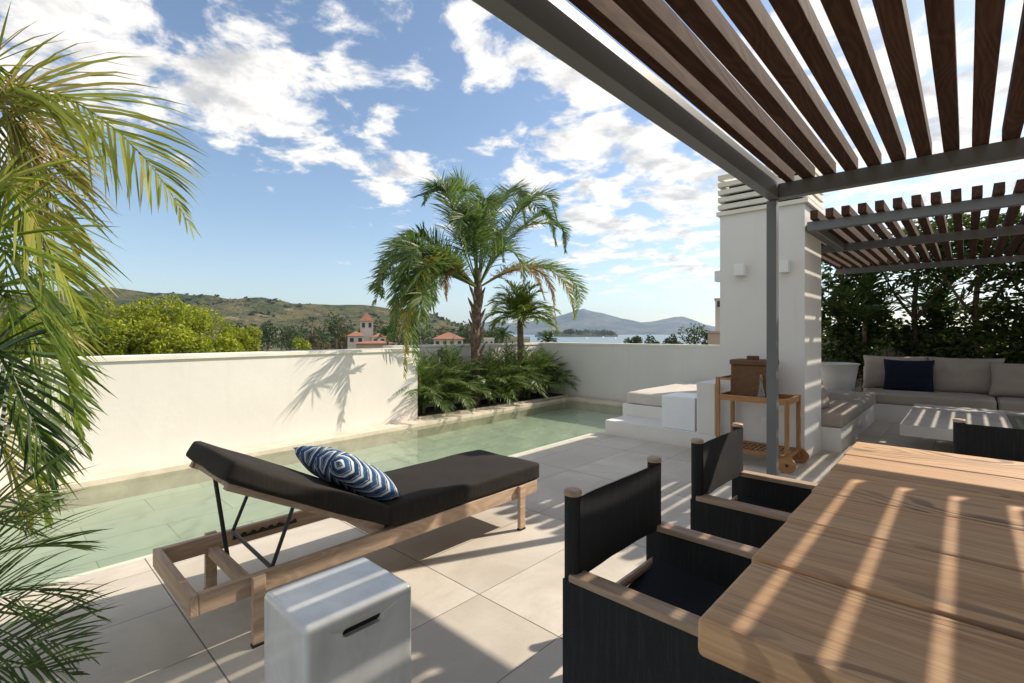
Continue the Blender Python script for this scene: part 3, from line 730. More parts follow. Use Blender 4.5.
# ------------------------------------------------------------------ palms
def crom(pts, n):
    pts = [Vector(p) for p in pts]; P = [2*pts[0]-pts[1]]+pts+[2*pts[-1]-pts[-2]]; out = []
    for i in range(n+1):
        t = i/n*(len(pts)-1); k = min(int(t), len(pts)-2); f = t-k
        a, b, c, d = P[k:k+4]
        out.append(.5*((2*b)+(c-a)*f+(2*a-5*b+4*c-d)*f*f+(3*b-a-3*c+d)*f**3))
    return out
UP = Vector((0, 0, 1))
def frond_mb(mb, path, ll, pairs, w, grav=.6, ang=50, start=.12, rr=.008, jit=.12, seg=4, rng=random, vee=.25, roll=0):
    n = 40; pp = crom(path, n)
    mb.tube(pp[::4], [rr*(1-.85*i/10) for i in range(len(pp[::4]))], 5)
    for k in range(pairs):
        t = start+(1-start)*(k+.5)/pairs
        x = t*n; i = min(int(x), n-1); f = x-i
        p = pp[i].lerp(pp[i+1], f); T = (pp[i+1]-pp[i]).normalized()
        S = T.cross(UP)
        if S.length < .15: S = T.cross(Vector((1, .3, 0)))
        S.normalize(); Nn = S.cross(T).normalized()
        cr, sr = math.cos(roll), math.sin(roll); S, Nn = S*cr+Nn*sr, Nn*cr-S*sr
        prof = (math.sin(math.pi*min(1, .18+.82*t*1.02))**.6)*(1 if t < .7 else 1-.55*(t-.7)/.3)
        for s in (-1, 1):
            a = math.radians(ang*(1-.55*t)+rng.uniform(-9, 9))
            d = (S*s*math.sin(a)+T*math.cos(a)+Nn*(vee+rng.uniform(-jit, jit))).normalized()
            L = ll*max(.18, prof)*rng.uniform(.82, 1.12); g = grav*rng.uniform(.6, 1.4)
            wv = (T-d*T.dot(d)); wv = wv.normalized() if wv.length > .05 else S
            tw = rng.uniform(-.75, .75); wv = (wv*math.cos(tw)+d.cross(wv)*math.sin(tw))
            q = p+Vector((rng.uniform(-1, 1), rng.uniform(-1, 1), rng.uniform(-1, 1)))*w*.25; prev = None
            for m in range(seg+1):
                ff = m/seg; hw = w*(.35+.65*math.sin(math.pi*min(1, .22+.5*ff)) if ff < .55 else 1.0*(1-((ff-.55)/.45)**1.4)+.03)/2
                a1, b1 = mb.bm.verts.new(q+wv*hw), mb.bm.verts.new(q-wv*hw)
                if prev: mb.bm.faces.new((prev[0], prev[1], b1, a1))
                prev = (a1, b1)
                d = (d+Vector((0, 0, -1))*g*(1/seg)*(.5+ff)).normalized(); q = q+d*L/seg
def add_frond(parent, path, ll, pairs, w, mat, **k):
    mb = MB(); frond_mb(mb, path, ll, pairs, w, **k); return mb.build('frond', mat, parent, recalc=False)

def px(u, v, x): return atx(u, v, x)
# near tall palm, left edge
np_ = thing('areca_palm', (-2.9, -.45, 0), 'tall arching palm with yellowing fronds close at the left edge', 'palm')
st = MB()
MB().lathe([(.2, 0), (.25, .4), (.26, .42), (.24, .42), (.235, .36)], 32, (-2.95, -.45, 0)).build('pot', POTM, np_, smooth=True)
B2 = lambda u, v, x: px(u, v, x)
fr = [  # pixel way-points give real positions on planes x = const near the plant
    ([(-60, 140, -2.75), (0, 92, -2.75), (55, 92, -2.7), (110, 125, -2.65), (155, 170, -2.6), (190, 225, -2.6)], .42, 46, .019, PALM_GOLD, dict(grav=1.2, ang=74, vee=.1, roll=-.95)),
    ([(-50, 170, -2.9), (0, 125, -2.9), (30, 150, -2.85), (55, 205, -2.8), (80, 270, -2.8)], .36, 40, .018, PALM_YEL, dict(grav=1.0, ang=55)),
    ([(-50, 230, -2.6), (0, 180, -2.6), (30, 215, -2.55), (60, 270, -2.5), (95, 345, -2.5)], .34, 40, .018, PALM_GOLD, dict(grav=.9, ang=55)),
    ([(-70, 290, -2.5), (-10, 240, -2.5), (25, 285, -2.45), (55, 350, -2.4), (80, 420, -2.4)], .34, 42, .019, PALM_NEAR, dict(grav=.9, ang=50)),
    ([(-60, 320, -2.9), (-5, 290, -2.9), (30, 330, -2.85), (60, 390, -2.8), (85, 450, -2.8)], .34, 40, .02, PALM_NEAR, dict(grav=1.0, ang=50)),
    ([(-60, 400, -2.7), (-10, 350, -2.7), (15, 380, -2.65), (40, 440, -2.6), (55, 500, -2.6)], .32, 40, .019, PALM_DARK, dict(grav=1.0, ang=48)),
    ([(-60, 420, -3.0), (-10, 390, -3.0), (15, 420, -3.0), (35, 470, -3.0), (45, 520, -3.0)], .34, 40, .02, PALM_NEAR, dict(grav=1.0, ang=45)),
    ([(-30, 130, -2.8), (-5, 100, -2.8), (15, 140, -2.8), (35, 210, -2.8), (45, 290, -2.8)], .28, 34, .012, PALM_DEAD, dict(grav=1.2, ang=35)),
    ([(-40, 90, -2.8), (-15, 70, -2.8), (5, 120, -2.8), (18, 190, -2.8), (25, 260, -2.8)], .3, 36, .014, PALM_YEL, dict(grav=1.1, ang=45)),
    ([(-40, 120, -3.0), (-10, 95, -3.0), (25, 110, -3.0), (60, 150, -3.0), (90, 200, -3.0)], .34, 36, .018, PALM_YEL, dict(grav=1.0, ang=55)),
    ([(-40, 260, -3.1), (0, 225, -3.1), (30, 245, -3.1), (65, 290, -3.1), (100, 330, -3.1)], .34, 36, .018, PALM_NEAR, dict(grav=.9, ang=52)),
    ([(-20, 60, -2.9), (-12, 90, -2.9), (-5, 160, -2.9), (5, 250, -2.9), (10, 330, -2.9)], .32, 36, .018, PALM_NEAR, dict(grav=.8, ang=50)),
    ([(-20, 460, -3.1), (-15, 420, -3.1), (0, 440, -3.1), (20, 490, -3.1), (28, 530, -3.1)], .3, 36, .018, PALM_YEL, dict(grav=.8, ang=50)),
]
for pts, ll, pr_, w, m, kw in fr:
    kw = dict(kw); kw['grav'] *= .55; kw.setdefault('roll', random.choice((-.7, -.4, .5)))
    P5 = [px(*p) for p in pts]; k_ = random.uniform(-.08, .08)
    P5.insert(0, Vector((-2.93+k_, -.43, max(.55, P5[0].z-.5)))); kw['start'] = .25
    st.tube([(-2.95+k_*.5, -.45, .3), (-2.95+k_, -.45, (P5[0].z+.3)/2), P5[0], P5[0].lerp(P5[1], .12)], [.016, .014, .010, .007], 7)
    add_frond(np_, P5, ll*1.15, int(pr_*1.12), w*.64, m, rr=.007, **kw)
st.build('stems', RACHIS, np_, smooth=True)
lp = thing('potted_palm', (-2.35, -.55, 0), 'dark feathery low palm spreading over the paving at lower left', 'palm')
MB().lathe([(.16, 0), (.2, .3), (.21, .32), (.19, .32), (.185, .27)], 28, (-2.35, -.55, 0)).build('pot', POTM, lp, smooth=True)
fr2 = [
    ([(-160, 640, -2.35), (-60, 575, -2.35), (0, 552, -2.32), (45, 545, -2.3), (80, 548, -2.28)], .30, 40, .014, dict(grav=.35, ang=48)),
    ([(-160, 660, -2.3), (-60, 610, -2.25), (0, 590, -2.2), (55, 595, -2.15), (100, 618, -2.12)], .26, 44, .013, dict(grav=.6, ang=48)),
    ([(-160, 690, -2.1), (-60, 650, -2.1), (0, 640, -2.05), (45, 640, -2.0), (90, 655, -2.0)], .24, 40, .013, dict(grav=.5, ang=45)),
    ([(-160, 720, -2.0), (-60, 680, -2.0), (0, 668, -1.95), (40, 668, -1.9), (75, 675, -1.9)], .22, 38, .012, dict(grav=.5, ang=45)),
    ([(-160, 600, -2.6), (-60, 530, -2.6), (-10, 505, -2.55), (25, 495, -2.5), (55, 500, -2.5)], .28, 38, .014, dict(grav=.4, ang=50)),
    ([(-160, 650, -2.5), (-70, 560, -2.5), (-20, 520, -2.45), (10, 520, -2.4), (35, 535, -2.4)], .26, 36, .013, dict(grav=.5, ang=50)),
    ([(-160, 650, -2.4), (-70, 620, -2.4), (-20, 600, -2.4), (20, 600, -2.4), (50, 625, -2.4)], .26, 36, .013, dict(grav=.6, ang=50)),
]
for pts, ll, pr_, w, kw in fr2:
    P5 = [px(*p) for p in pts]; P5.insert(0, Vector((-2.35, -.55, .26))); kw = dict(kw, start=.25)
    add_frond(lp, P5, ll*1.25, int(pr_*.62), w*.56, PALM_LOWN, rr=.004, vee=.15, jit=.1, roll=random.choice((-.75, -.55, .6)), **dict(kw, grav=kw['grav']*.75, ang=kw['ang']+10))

# big palm in the planted bed
bp = thing('palm_tree', (-6.5, 6.0, .03), 'tallest palm with a thick brown trunk rising from the planted bed', 'palm')
tp = [px(476, 405, -6.5), px(476, 370, -6.5), px(475, 345, -6.5), px(477, 315, -6.5), px(478, 290, -6.5), px(477, 268, -6.5)]
tp[0].z = .02
MB().tube(crom(tp, 20), [.088+.008*math.sin(i*2.4)-.02*i/20 for i in range(21)], 12).build('trunk', TRUNK, bp, smooth=True)
bt = MB()
for k in range(26):
    a = k*2.4; z = .8+1.25*k/26; c = Vector((-6.5, 6.02, z)); d = Vector((math.cos(a)*.45, math.sin(a)*.45, .9)).normalized(); c = c+Vector((math.cos(a), math.sin(a), 0))*.06
    bt.tube([c, c+d*.12, c+d*.22], [.035, .028, .008], 5)
bt.build('leaf_boots', TRUNK, bp)
O = (478, 288, -6.5)
frp = [
    ([O, (464, 240, -6.4), (450, 200, -6.3), (434, 186, -6.2), (424, 205, -6.1)], PALM_MID),
    ([O, (473, 235, -6.7), (466, 196, -6.9), (455, 182, -7.0), (447, 196, -7.1)], PALM_MID),
    ([O, (500, 240, -6.4), (527, 203, -6.3), (548, 196, -6.2), (558, 225, -6.1)], PALM_MID),
    ([O, (503, 248, -6.7), (530, 220, -6.9), (548, 215, -7.0), (556, 245, -7.1)], PALM_MID),
    ([O, (490, 225, -6.6), (505, 195, -6.8), (520, 190, -6.9), (530, 210, -7.0)], PALM_MID),
    ([O, (482, 230, -6.3), (483, 205, -6.1), (487, 200, -5.9), (493, 225, -5.75)], PALM_MID),
    ([O, (476, 245, -6.2), (470, 220, -6.0), (462, 218, -5.8), (455, 240, -5.6)], PALM_MID),
    ([O, (512, 268, -6.5), (545, 268, -6.4), (566, 285, -6.3), (575, 318, -6.25)], PALM_YEL),
    ([O, (508, 271, -6.2), (534, 269, -6.05), (550, 286, -5.95), (556, 325, -5.9)], PALM_DEAD),
    ([O, (500, 275, -6.7), (520, 268, -6.8), (535, 275, -6.9), (545, 300, -7.0)], PALM_DEAD),
    ([O, (448, 262, -6.3), (418, 243, -6.1), (394, 250, -5.9), (378, 285, -5.8)], PALM_MID),
    ([O, (446, 268, -6.5), (412, 256, -6.4), (388, 268, -6.3), (374, 305, -6.2)], PALM_MID),
    ([O, (450, 258, -6.7), (425, 238, -6.8), (405, 240, -6.9), (390, 262, -7.0)], PALM_MID),
    ([O, (446, 268, -6.1), (424, 262, -5.85), (408, 310, -5.7), (404, 375, -5.65)], PALM_YEL),
    ([O, (444, 262, -6.2), (418, 250, -5.95), (400, 285, -5.8), (394, 335, -5.75)], PALM_MID),
    ([O, (448, 274, -6.2), (428, 268, -5.9), (416, 290, -5.7), (412, 330, -5.6)], PALM_MID),
    ([O, (455, 268, -6.2), (438, 262, -6.0), (430, 285, -5.9), (434, 315, -5.85)], PALM_MID),
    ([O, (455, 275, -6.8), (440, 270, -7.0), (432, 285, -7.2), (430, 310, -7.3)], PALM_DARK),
    ([O, (462, 272, -6.3), (450, 268, -6.2), (445, 280, -6.1), (446, 300, -6.1)], PALM_DEAD),
    ([O, (492, 262, -6.2), (508, 250, -5.9), (520, 262, -5.7), (524, 285, -5.6)], PALM_MID),
    ([O, (486, 255, -6.9), (492, 235, -7.3), (498, 240, -7.6), (504, 262, -7.8)], PALM_MID),
]
rgp = random.Random(21)
for pts, m in list(frp[:17]):
    if m is PALM_DEAD: continue
    frp.append(([O]+[(p[0]+rgp.uniform(-9, 9)*(i+1)/2, p[1]+rgp.uniform(-4, 9)*(i+1)/2, p[2]+rgp.uniform(-.35, .35)*(i+1)/2) for i, p in enumerate(pts[1:])], PALM_MID))
for pts, m in frp:
    drp = .5 if m is not PALM_DEAD else 1.0
    P3 = [px(*p) for p in pts]
    ln = sum((P3[i+1]-P3[i]).length for i in range(4))
    add_frond(bp, P3, .46 if m is not PALM_DEAD else .30, max(40, int(ln*40)), .0165, m, grav=drp, ang=62, start=.16, rr=.015, seg=3, vee=.3, jit=.3)

def radial(parent, c, n, L, ll, w, mat, seed, el0=20, el1=80, pairs=26, grav=.7, rr=.008, part='frond', droop=.9, merge=False):
    rg = random.Random(seed); c = Vector(c); mb = MB() if merge else None
    for k in range(n):
        az = k*2.39996+rg.uniform(-.3, .3); el = math.radians(el0+(el1-el0)*((k+.5)/n)+rg.uniform(-6, 6))
        d = Vector((math.cos(az)*math.cos(el), math.sin(az)*math.cos(el), math.sin(el))); l = L*rg.uniform(.8, 1.15)
        p = [c.copy()]; q = c.copy()
        for s in range(4):
            q = q+d*l/4; p.append(q.copy()); d = (d+Vector((0, 0, -1))*droop*.36*(.5+s*.4)).normalized()
        if merge: frond_mb(mb, p, ll, pairs, w, grav=grav, ang=55, rr=rr, seg=3, rng=rg)
        else:
            m2 = MB(); frond_mb(m2, p, ll, pairs, w, grav=grav, ang=55, rr=rr, seg=3, rng=rg); m2.build(part, mat, parent, recalc=False)
    if merge: return mb.build(part, mat, parent, recalc=False)
sp_ = thing('small_palm', (-6.55, 6.95, .03), 'smaller green palm with slim trunk to the right of the tall one', 'palm')
cb = px(520, 319, -6.55)
MB().tube(crom([(cb.x, cb.y, .0), (cb.x+.02, cb.y, .8), (cb.x, cb.y, cb.z+.05)], 8), [.085, .08, .075, .075, .07, .07, .065, .06, .05], 10).build('trunk', TRUNK, sp_, smooth=True)
radial(sp_, cb, 40, .84, .34, .016, PALM_NEAR, 5, 5, 88, 30, .8, .008, 'frond', 1.35)
labels = ['feathery low palm at the near end of the planted bed', 'feathery low palm left of the thick palm trunk', 'feathery low palm just right of the thick palm trunk',
          'feathery low palm below the smaller slim palm', 'feathery low palm near the far pool corner', 'feathery low palm in the far corner by the end wall']
for i, (x, y, L) in enumerate([(-6.42, 4.72, 1.0), (-6.52, 5.4, 1.1), (-6.35, 6.25, .95), (-6.5, 6.8, 1.05), (-6.42, 7.3, 1.0), (-6.45, 7.85, .95)]):
    t = thing('low_palm', (x, y, .03), labels[i], 'palm', 'low palms in the planted bed')
    radial(t, (x, y, .10), 46, L*.92, .34, .0125, PALM_LOW, 30+i, 30, 88, 30, .8, .006, 'foliage', 1.25, merge=True)
    s = MB()
    for k in range(6): s.tube([(x+.06*math.cos(k), y+.06*math.sin(k), .02), (x+.08*math.cos(k), y+.08*math.sin(k), .35)], .014, 6)
    s.build('stem', RACHIS, t)

# ------------------------------------------------------------------ hedge trees behind the sofa
def leaf_cloud(mb, lobes, n, size, rg, flat=.35, aspect=.5, hollow=.35):
    tot = sum(l[1].x*l[1].y*l[1].z for l in lobes)
    for c, r in lobes:
        for _ in range(int(n*r.x*r.y*r.z/tot)):
            while True:
                p = Vector((rg.uniform(-1, 1), rg.uniform(-1, 1), rg.uniform(-1, 1)))
                if hollow < p.length <= 1: break
            q = c+Vector((p.x*r.x, p.y*r.y, p.z*r.z))
            q += Vector((noise.noise(q*1.3/r.x), noise.noise(q*1.3/r.x+Vector((9, 0, 0))), noise.noise(q*1.3/r.x+Vector((0, 9, 0)))))*r.x*.3
            a = Vector((rg.gauss(0, 1), rg.gauss(0, 1), rg.gauss(0, flat))).normalized(); b = a.cross(Vector((rg.gauss(0, 1), rg.gauss(0, 1), rg.gauss(0, 1)))).normalized()
            s = size*rg.uniform(.6, 1.4)
            v = [mb.bm.verts.new(q+a*s), mb.bm.verts.new(q+b*s*aspect), mb.bm.verts.new(q-a*s), mb.bm.verts.new(q-b*s*aspect)]
            mb.bm.faces.new(v)
ht_labels = ['dark leafy tree behind the white pot', 'dark leafy tree with a slim trunk behind the navy pillow', 'dark leafy tree with a forked bare trunk behind the sofa middle', 'dark leafy tree with a brown trunk at the right edge', 'dark leafy tree beyond the right end of the sofa']
rg = random.Random(3)
for i, (x, y) in enumerate([(-1.75, 11.0), (-.66, 11.1), (.12, 10.9), (.86, 11.0), (2.0, 11.2)]):
    t = thing('hedge_tree', (x, y, 0), ht_labels[i], 'tree', 'trees screening the back of the terrace')
    tk = MB(); tk.tube(crom([(x, y, 0), (x+.03, y, .9), (x-.02, y, 1.7), (x+.05, y, 2.6)], 10), [.075, .07, .065, .06, .055, .05, .045, .04, .035, .03, .02], 8)
    for s in (-1, 1): tk.tube(crom([(x, y, 1.55), (x+s*.25, y-.05, 1.95), (x+s*.5, y-.1, 2.5)], 6), [.035, .03, .026, .022, .018, .014, .01], 6)
    tk.build('trunk', BARK, t, smooth=True)
    mb = MB(); lob = [(Vector((x+rg.uniform(-.5, .5), y+rg.uniform(-.25, .35), rg.uniform(2.0, 3.0))), Vector((.55, .4, .38))*rg.uniform(.8, 1.15)) for _ in range(6)]
    leaf_cloud(mb, lob, 2300, .062, rg, .5, .35, .2); mb.build('crown', HEDGE, t, recalc=False)
for i, (x, lab) in enumerate([(-1.9, 'dense dark shrub filling the corner behind the white pot'), (-.7, 'dense dark shrub low behind the navy pillow'), (.5, 'dense dark shrub low behind the sofa middle'), (1.7, 'dense dark shrub low behind the right of the sofa')]):
    t = thing('hedge_shrub', (x, 10.8, 0), lab, 'shrub', 'shrubs under the trees behind the sofa')
    mb = MB(); lob = [(Vector((x+rg.uniform(-.6, .6), 10.85+rg.uniform(-.2, .5), rg.uniform(.7, 1.75 if x > -1 else 2.1))), Vector((.5, .35, .36))*rg.uniform(.8, 1.2)) for _ in range(8)]
    leaf_cloud(mb, lob, 5000, .055, rg, .5, .42, .1); mb.build('foliage', HEDGE, t, recalc=False)
    s = MB()
    for k in range(4): s.tube([(x+.1*k-.2, 10.85, 0), (x+.18*k-.35, 10.9, 1.0)], [.02, .012], 6)
    s.build('stem', BARK, t)
for i, (x, y, lab) in enumerate([(-1.35, 10.75, 'arching palm with long fronds behind the sofa corner'), (-.35, 11.3, 'arching palm standing among the dark trees')]):
    t = thing('screen_palm', (x, y, 0), lab, 'palm', 'arching palms in the screen planting')
    MB().tube([(x, y, 0), (x, y, 1.5)], [.05, .035], 8).build('trunk', BARK, t)
    radial(t, (x, y, 1.45), 14, 1.3, .38, .026, PALM_DARK, 60+i, 30, 85, 28, .8, .01, 'frond', .9)
gw = tag(B((-2.6, 11.75, -.1), (4, 12.0, 1.35)).build('garden_wall', m_plain('rough_grey_render', (.26, .24, .21), .9, .3, 4, .6, 20)), 'rough grey wall behind the dark planting', 'wall')

# ------------------------------------------------------------------ landscape
GZ = -6.0
def polar_land(name, az_u, profile, r0, r1, mat, nz=40, base=GZ, rough=0, seed=0, hump=None):
    """heights given by the elevation of the skyline seen from the terrace, a ridge at r1 and a long slope up to it"""
    mb = MB(); us = az_u; rows = []
    for i in range(nz+1):
        f = i/nz; row = []
        for u in us:
            r = r0+(r1-r0)*f if f <= 1 else 0
            dd = Vector(((u-CX)/F*RX+FX, (u-CX)/F*RY+FY, 0))
            top = (HV-profile(u))/F*r1+CAMZ-base
            sh = (f**1.5) if f < .86 else (.86**1.5+(1-.86**1.5)*math.sin((f-.86)/.14*math.pi/2))
            q = dd*r
            z = base+top*sh
            nn = noise.fractal(Vector((q.x, q.y, seed))*(3.2/r1*3), 1.0, 2.1, 6)
            z += rough*nn*min(1, sh*1.6)*min(1, max(0, top/20))*(1 if f < .99 else .35)
            row.append(mb.bm.verts.new((q.x, q.y, z)))
        rows.append(row)
    # back slope
    row = []
    for u in us:
        dd = Vector(((u-CX)/F*RX+FX, (u-CX)/F*RY+FY, 0)); row.append(mb.bm.verts.new((dd.x*r1*1.35, dd.y*r1*1.35, base)))
    rows.append(row)
    for i in range(len(rows)-1):
        for k in range(len(us)-1): mb.bm.faces.new((rows[i][k], rows[i][k+1], rows[i+1][k+1], rows[i+1][k]))
    return tag(mb.build(name, mat, smooth=True), kind='structure')
def interp(tab):
    def f(u):
        if u <= tab[0][0]: return tab[0][1]
        for (a, b), (c, d) in zip(tab, tab[1:]):
            if u <= c:
                t = (u-a)/(c-a); return b+(d-b)*t
        return tab[-1][1]
    return f
def m_hill():
    n = NT('dry_hillside')
    a = n.noise(n.pos, .012, 6, .65, .4); b = n.noise(n.pos, .05, 5, .7); v = n.vor(n.pos, .06); v2 = n.vor(n.pos, .13)
    c = n.mix(n.ramp(a, .38, .62), (.115, .10, .045), (.05, .062, .024))
    rock = n.math('MULTIPLY', n.ramp(n.noise(n.pos, .02, 6, .7), .56, .70), .8)
    c = n.mix(rock, c, (.30, .22, .155))
    sh = n.math('MAXIMUM', n.ramp(v, .25, .42, 1, 0), n.math('MULTIPLY', n.ramp(v2, .22, .4, 1, 0), .8))
    sh = n.math('MULTIPLY', sh, n.ramp(b, .38, .58))
    c = n.mix(n.math('MULTIPLY', sh, .9), c, (.022, .033, .013))
    n.set(color=c, rough=.95, spec=.1); n.bump(n.math('ADD', n.math('MULTIPLY', sh, .8), b), .8, 3.0); return n.m
def m_mount():
    n = NT('far_mountain'); a = n.noise(n.pos, .0022, 7, .65); b = n.noise(n.pos, .008, 5, .7)
    c = n.mix(n.ramp(a, .38, .62), (.025, .035, .028), (.12, .11, .09)); c = n.mix(n.ramp(b, .5, .65), c, (.03, .04, .025))
    n.set(color=c, rough=.95, spec=.1); n.bump(b, .7, 25.0); return n.m
def m_sea():
    n = NT('sea'); n.set(color=(.10, .16, .19), rough=.3, spec=.5); n.bump(n.noise(n.map(n.pos, (1, 1, 1)), .25, 4, .6), .5, .6); return n.m
big = 14000
tag(MB().quad((-big, -big, GZ-.4), (big, -big, GZ-.4), (big, big, GZ-.4), (-big, big, GZ-.4)).build('sea', m_sea()), kind='structure')
g = MB(); N_ = 90; ring = []
ctr = g.bm.verts.new((0, 0, GZ))
for k in range(N_):
    a = 2*math.pi*k/N_; d = Vector((-math.sin(a), math.cos(a), 0))   # angle from +Y to the left
    rel = math.degrees(a)-math.degrees(TH); rel = (rel+180) % 360-180   # positive: left of view axis
    if rel > 6: R = 1600
    elif rel > -4: R = 400+(rel+4)/10*900
    else: R = 400
    ring.append(g.bm.verts.new((d.x*R, d.y*R, GZ-(.6 if R < 1500 else 0))))
for k in range(N_): g.bm.faces.new((ctr, ring[k], ring[(k+1) % N_]))
tag(g.build('ground', m_plain('scrub_ground', (.10, .10, .045), .95, .4, .02)), kind='structure')
hp = interp([(-420, 300), (-200, 292), (0, 296), (60, 292), (110, 288.5), (140, 292.5), (200, 296.5), (250, 300.5), (300, 303.5), (340, 304.5), (362, 303.5), (385, 307.5), (410, 313), (440, 320), (470, 327), (500, 333), (520, 338)])
hill = polar_land('hill', [u for u in range(-420, 531, 5)], hp, 420, 950, m_hill(), 44, GZ, 9, 4)
rgs = random.Random(77); hs = MB(); fs = [p for p in hill.data.polygons if p.center.z > GZ+6]
for k in range(2200):
    c = rgs.choice(fs).center+Vector((rgs.uniform(-8, 8), rgs.uniform(-8, 8), .5))
    if noise.noise(c*.010) < -.02: continue
    w = 1.3+4.5*rgs.random()**2.2; leaf_cloud(hs, [(c, Vector((w, w, w*.7)))], 14, w*.55, rgs, .7, .7, .2)
tag(hs.build('hill_shrubs', SHRUB, recalc=False), kind='stuff', label='dark scrub dotted over the dry hillside')
mp = interp([(420, 333), (455, 328), (480, 323), (495, 321), (510, 324), (530, 322), (548, 318), (565, 314), (577, 310), (584, 308.5), (591, 311), (604, 313.5), (620, 318.5), (640, 322.5), (652, 321.5), (664, 319), (674, 317), (682, 316.5), (692, 319.5), (704, 324), (722, 328), (760, 331.5), (800, 333.5)])
polar_land('mountains', [u for u in range(420, 801, 2)], mp, 5200, 7200, m_mount(), 30, GZ-1, 26, 9)
hl = interp([(535, 334.5), (550, 332.5), (570, 331), (590, 331), (605, 332), (618, 334.3)])
polar_land('headland', [u for u in range(535, 619, 1)], hl, 1250, 1400, m_plain('pine_headland', (.022, .032, .015), .95, .4, .03), 10, GZ-.6, 5, 2)

rgh = random.Random(8); hw = MB(); lob = []
for k in range(46):
    u = 540+76*rgh.random(); q = atd(u, 333.0, rgh.uniform(1290, 1390)); top = hl(u)
    zz = CAMZ+(HV-top)/F*1330
    lob.append((Vector((q.x, q.y, zz-1+rgh.uniform(-2, 2))), Vector((9, 9, 5.5))*rgh.uniform(.6, 1.3)))
leaf_cloud(hw, lob, 2600, 2.0, rgh, .7, .6, .3); tag(hw.build('headland_woods', DARKTREE, recalc=False), kind='stuff', label='dark line of trees on the low headland across the bay')

def tree(u, vtop, d, wpx, hpx, mat, label, cat='tree', group=None, n=1500, name='tree', leaf=None, trunk=True, vb=None, lobn=9, seed=0, dz=0, lr=.42):
    rg = random.Random(seed*13+u)
    top = atd(u, vtop, d); s = d/F; w = wpx*s/2; h = hpx*s
    base = Vector((top.x, top.y, GZ)); cz = top.z-h/2
    t = thing(name, base, label, cat, group)
    mb = MB(); lobs = []
    for k in range(lobn):
        a = rg.uniform(0, 6.28); rr = rg.uniform(.2, .75); zz = rg.uniform(-.8, .72)
        sh = math.sqrt(max(.15, 1-zz*zz))
        lobs.append((Vector((top.x+math.cos(a)*rr*w*sh, top.y+math.sin(a)*rr*w*sh, cz+zz*h/2*.85)), Vector((w*lr, w*lr, min(w*lr*1.05, h*.3)))*rg.uniform(.75, 1.2)))
    up = top.z-max(c.z+rr.z*.93 for c, rr in lobs); lobs = [(c+Vector((0, 0, up)), rr) for c, rr in lobs]
    leaf_cloud(mb, lobs, n, leaf or max(.012*h, 1.1*s), rg, .7, .55, .45)
    mb.build('crown', mat, t, recalc=False)
    tk = MB(); r = max(.12, w*.06); tk.tube([(base.x, base.y, GZ), (base.x+r, base.y, (GZ+cz)/2), (top.x, top.y, cz+h*.2)], [r*1.3, r, r*.35], 7)
    for k in range(4):
        a = k*1.6; tk.tube([(base.x+r, base.y, (GZ+cz)/2+h*.08*k), (top.x+math.cos(a)*w*.5, top.y+math.sin(a)*w*.5, cz+h*.1)], [r*.5, r*.15], 5)
    tk.build('trunk', BARK, t, smooth=True)
    return t
pines = [(75, 306, 34, 90, 120), (110, 297, 38, 80, 120), (152, 295, 36, 85, 120), (185, 303, 42, 80, 110), (212, 311, 40, 70, 100), (238, 325, 44, 55, 70), (130, 318, 30, 80, 90), (178, 326, 30, 80, 80), (222, 334, 33, 70, 60), (40, 318, 34, 80, 120), (0, 315, 36, 90, 130)]
pl = ['yellow-green pine at the left behind the near fronds', 'tall yellow-green pine second from the left beyond the wall', 'tallest sunlit yellow-green pine beyond the white wall', 'yellow-green pine right of the tallest one', 'rounded yellow-green pine near the right of the pine group',
      'lowest yellow-green pine at the right end of the pine group', 'broad yellow-green pine low in front of the tall ones', 'broad yellow-green pine at the middle just above the wall', 'small yellow-green pine above the wall at the group front', 'yellow-green pine mostly hidden by the near palm', 'yellow-green pine at the left frame edge behind the palm']
for i, (u, v, d, w, h) in enumerate(pines):
    tree(u, v, d, w, h, PINE, pl[i], 'pine', 'sunlit pines beyond the parapet', 11000, 'pine_tree', .105, seed=i, lobn=30, lr=.27)
mids = [(268, 322, 150, 26, 40, DARKTREE, 'dark round tree right of the pine group'), (290, 325, 170, 30, 35, DARKTREE, 'dark bushy tree left of the brown trees'), (312, 317, 190, 34, 40, DARKTREE, 'dark spreading tree below the hill ridge'), (336, 313, 160, 30, 22, DARKTREE, 'umbrella-shaped pale green pine with a bare trunk'),
        (345, 328, 180, 26, 30, OLIVE, 'brown-green tree left of the tower house'), (318, 333, 150, 26, 26, OLIVE, 'rusty brown tree beneath the dark spreading tree'), (300, 337, 130, 24, 20, PINE, 'small bright shrub just above the white wall'), (398, 318, 170, 40, 40, DARKTREE, 'dark tree behind the hanging palm frond'), (420, 322, 200, 36, 40, DARKTREE, 'dark tree between the two red-roofed houses'),
        (466, 322, 190, 30, 40, DARKTREE, 'dark tree right of the red hip-roofed house'), (495, 326, 170, 26, 35, DARKTREE, 'dark tree behind the thick palm trunk'), (252, 330, 120, 22, 30, DARKTREE, 'small dark tree beside the lowest pine'), (384, 322, 210, 30, 40, OLIVE, 'olive brown tree right of the tower house'), (440, 325, 230, 30, 30, OLIVE, 'olive tree above the red hip roof'),
        (694, 324, 140, 34, 30, DARKTREE, 'large rounded dark tree beside the beige building'), (672, 334, 120, 20, 24, DARKTREE, 'bushy green shrub left of the large rounded tree'), (652, 335, 125, 20, 22, DARKTREE, 'middle green shrub above the end wall'), (633, 336, 130, 18, 22, DARKTREE, 'left green shrub above the end wall'), (708, 331, 110, 18, 30, DARKTREE, 'dark shrub in front of the beige building')]
for i, (u, v, d, w, h, m, lab) in enumerate(mids):
    tree(u, v, d, w, h, m, lab, 'tree', 'trees of the town', 900, 'town_tree', seed=40+i)
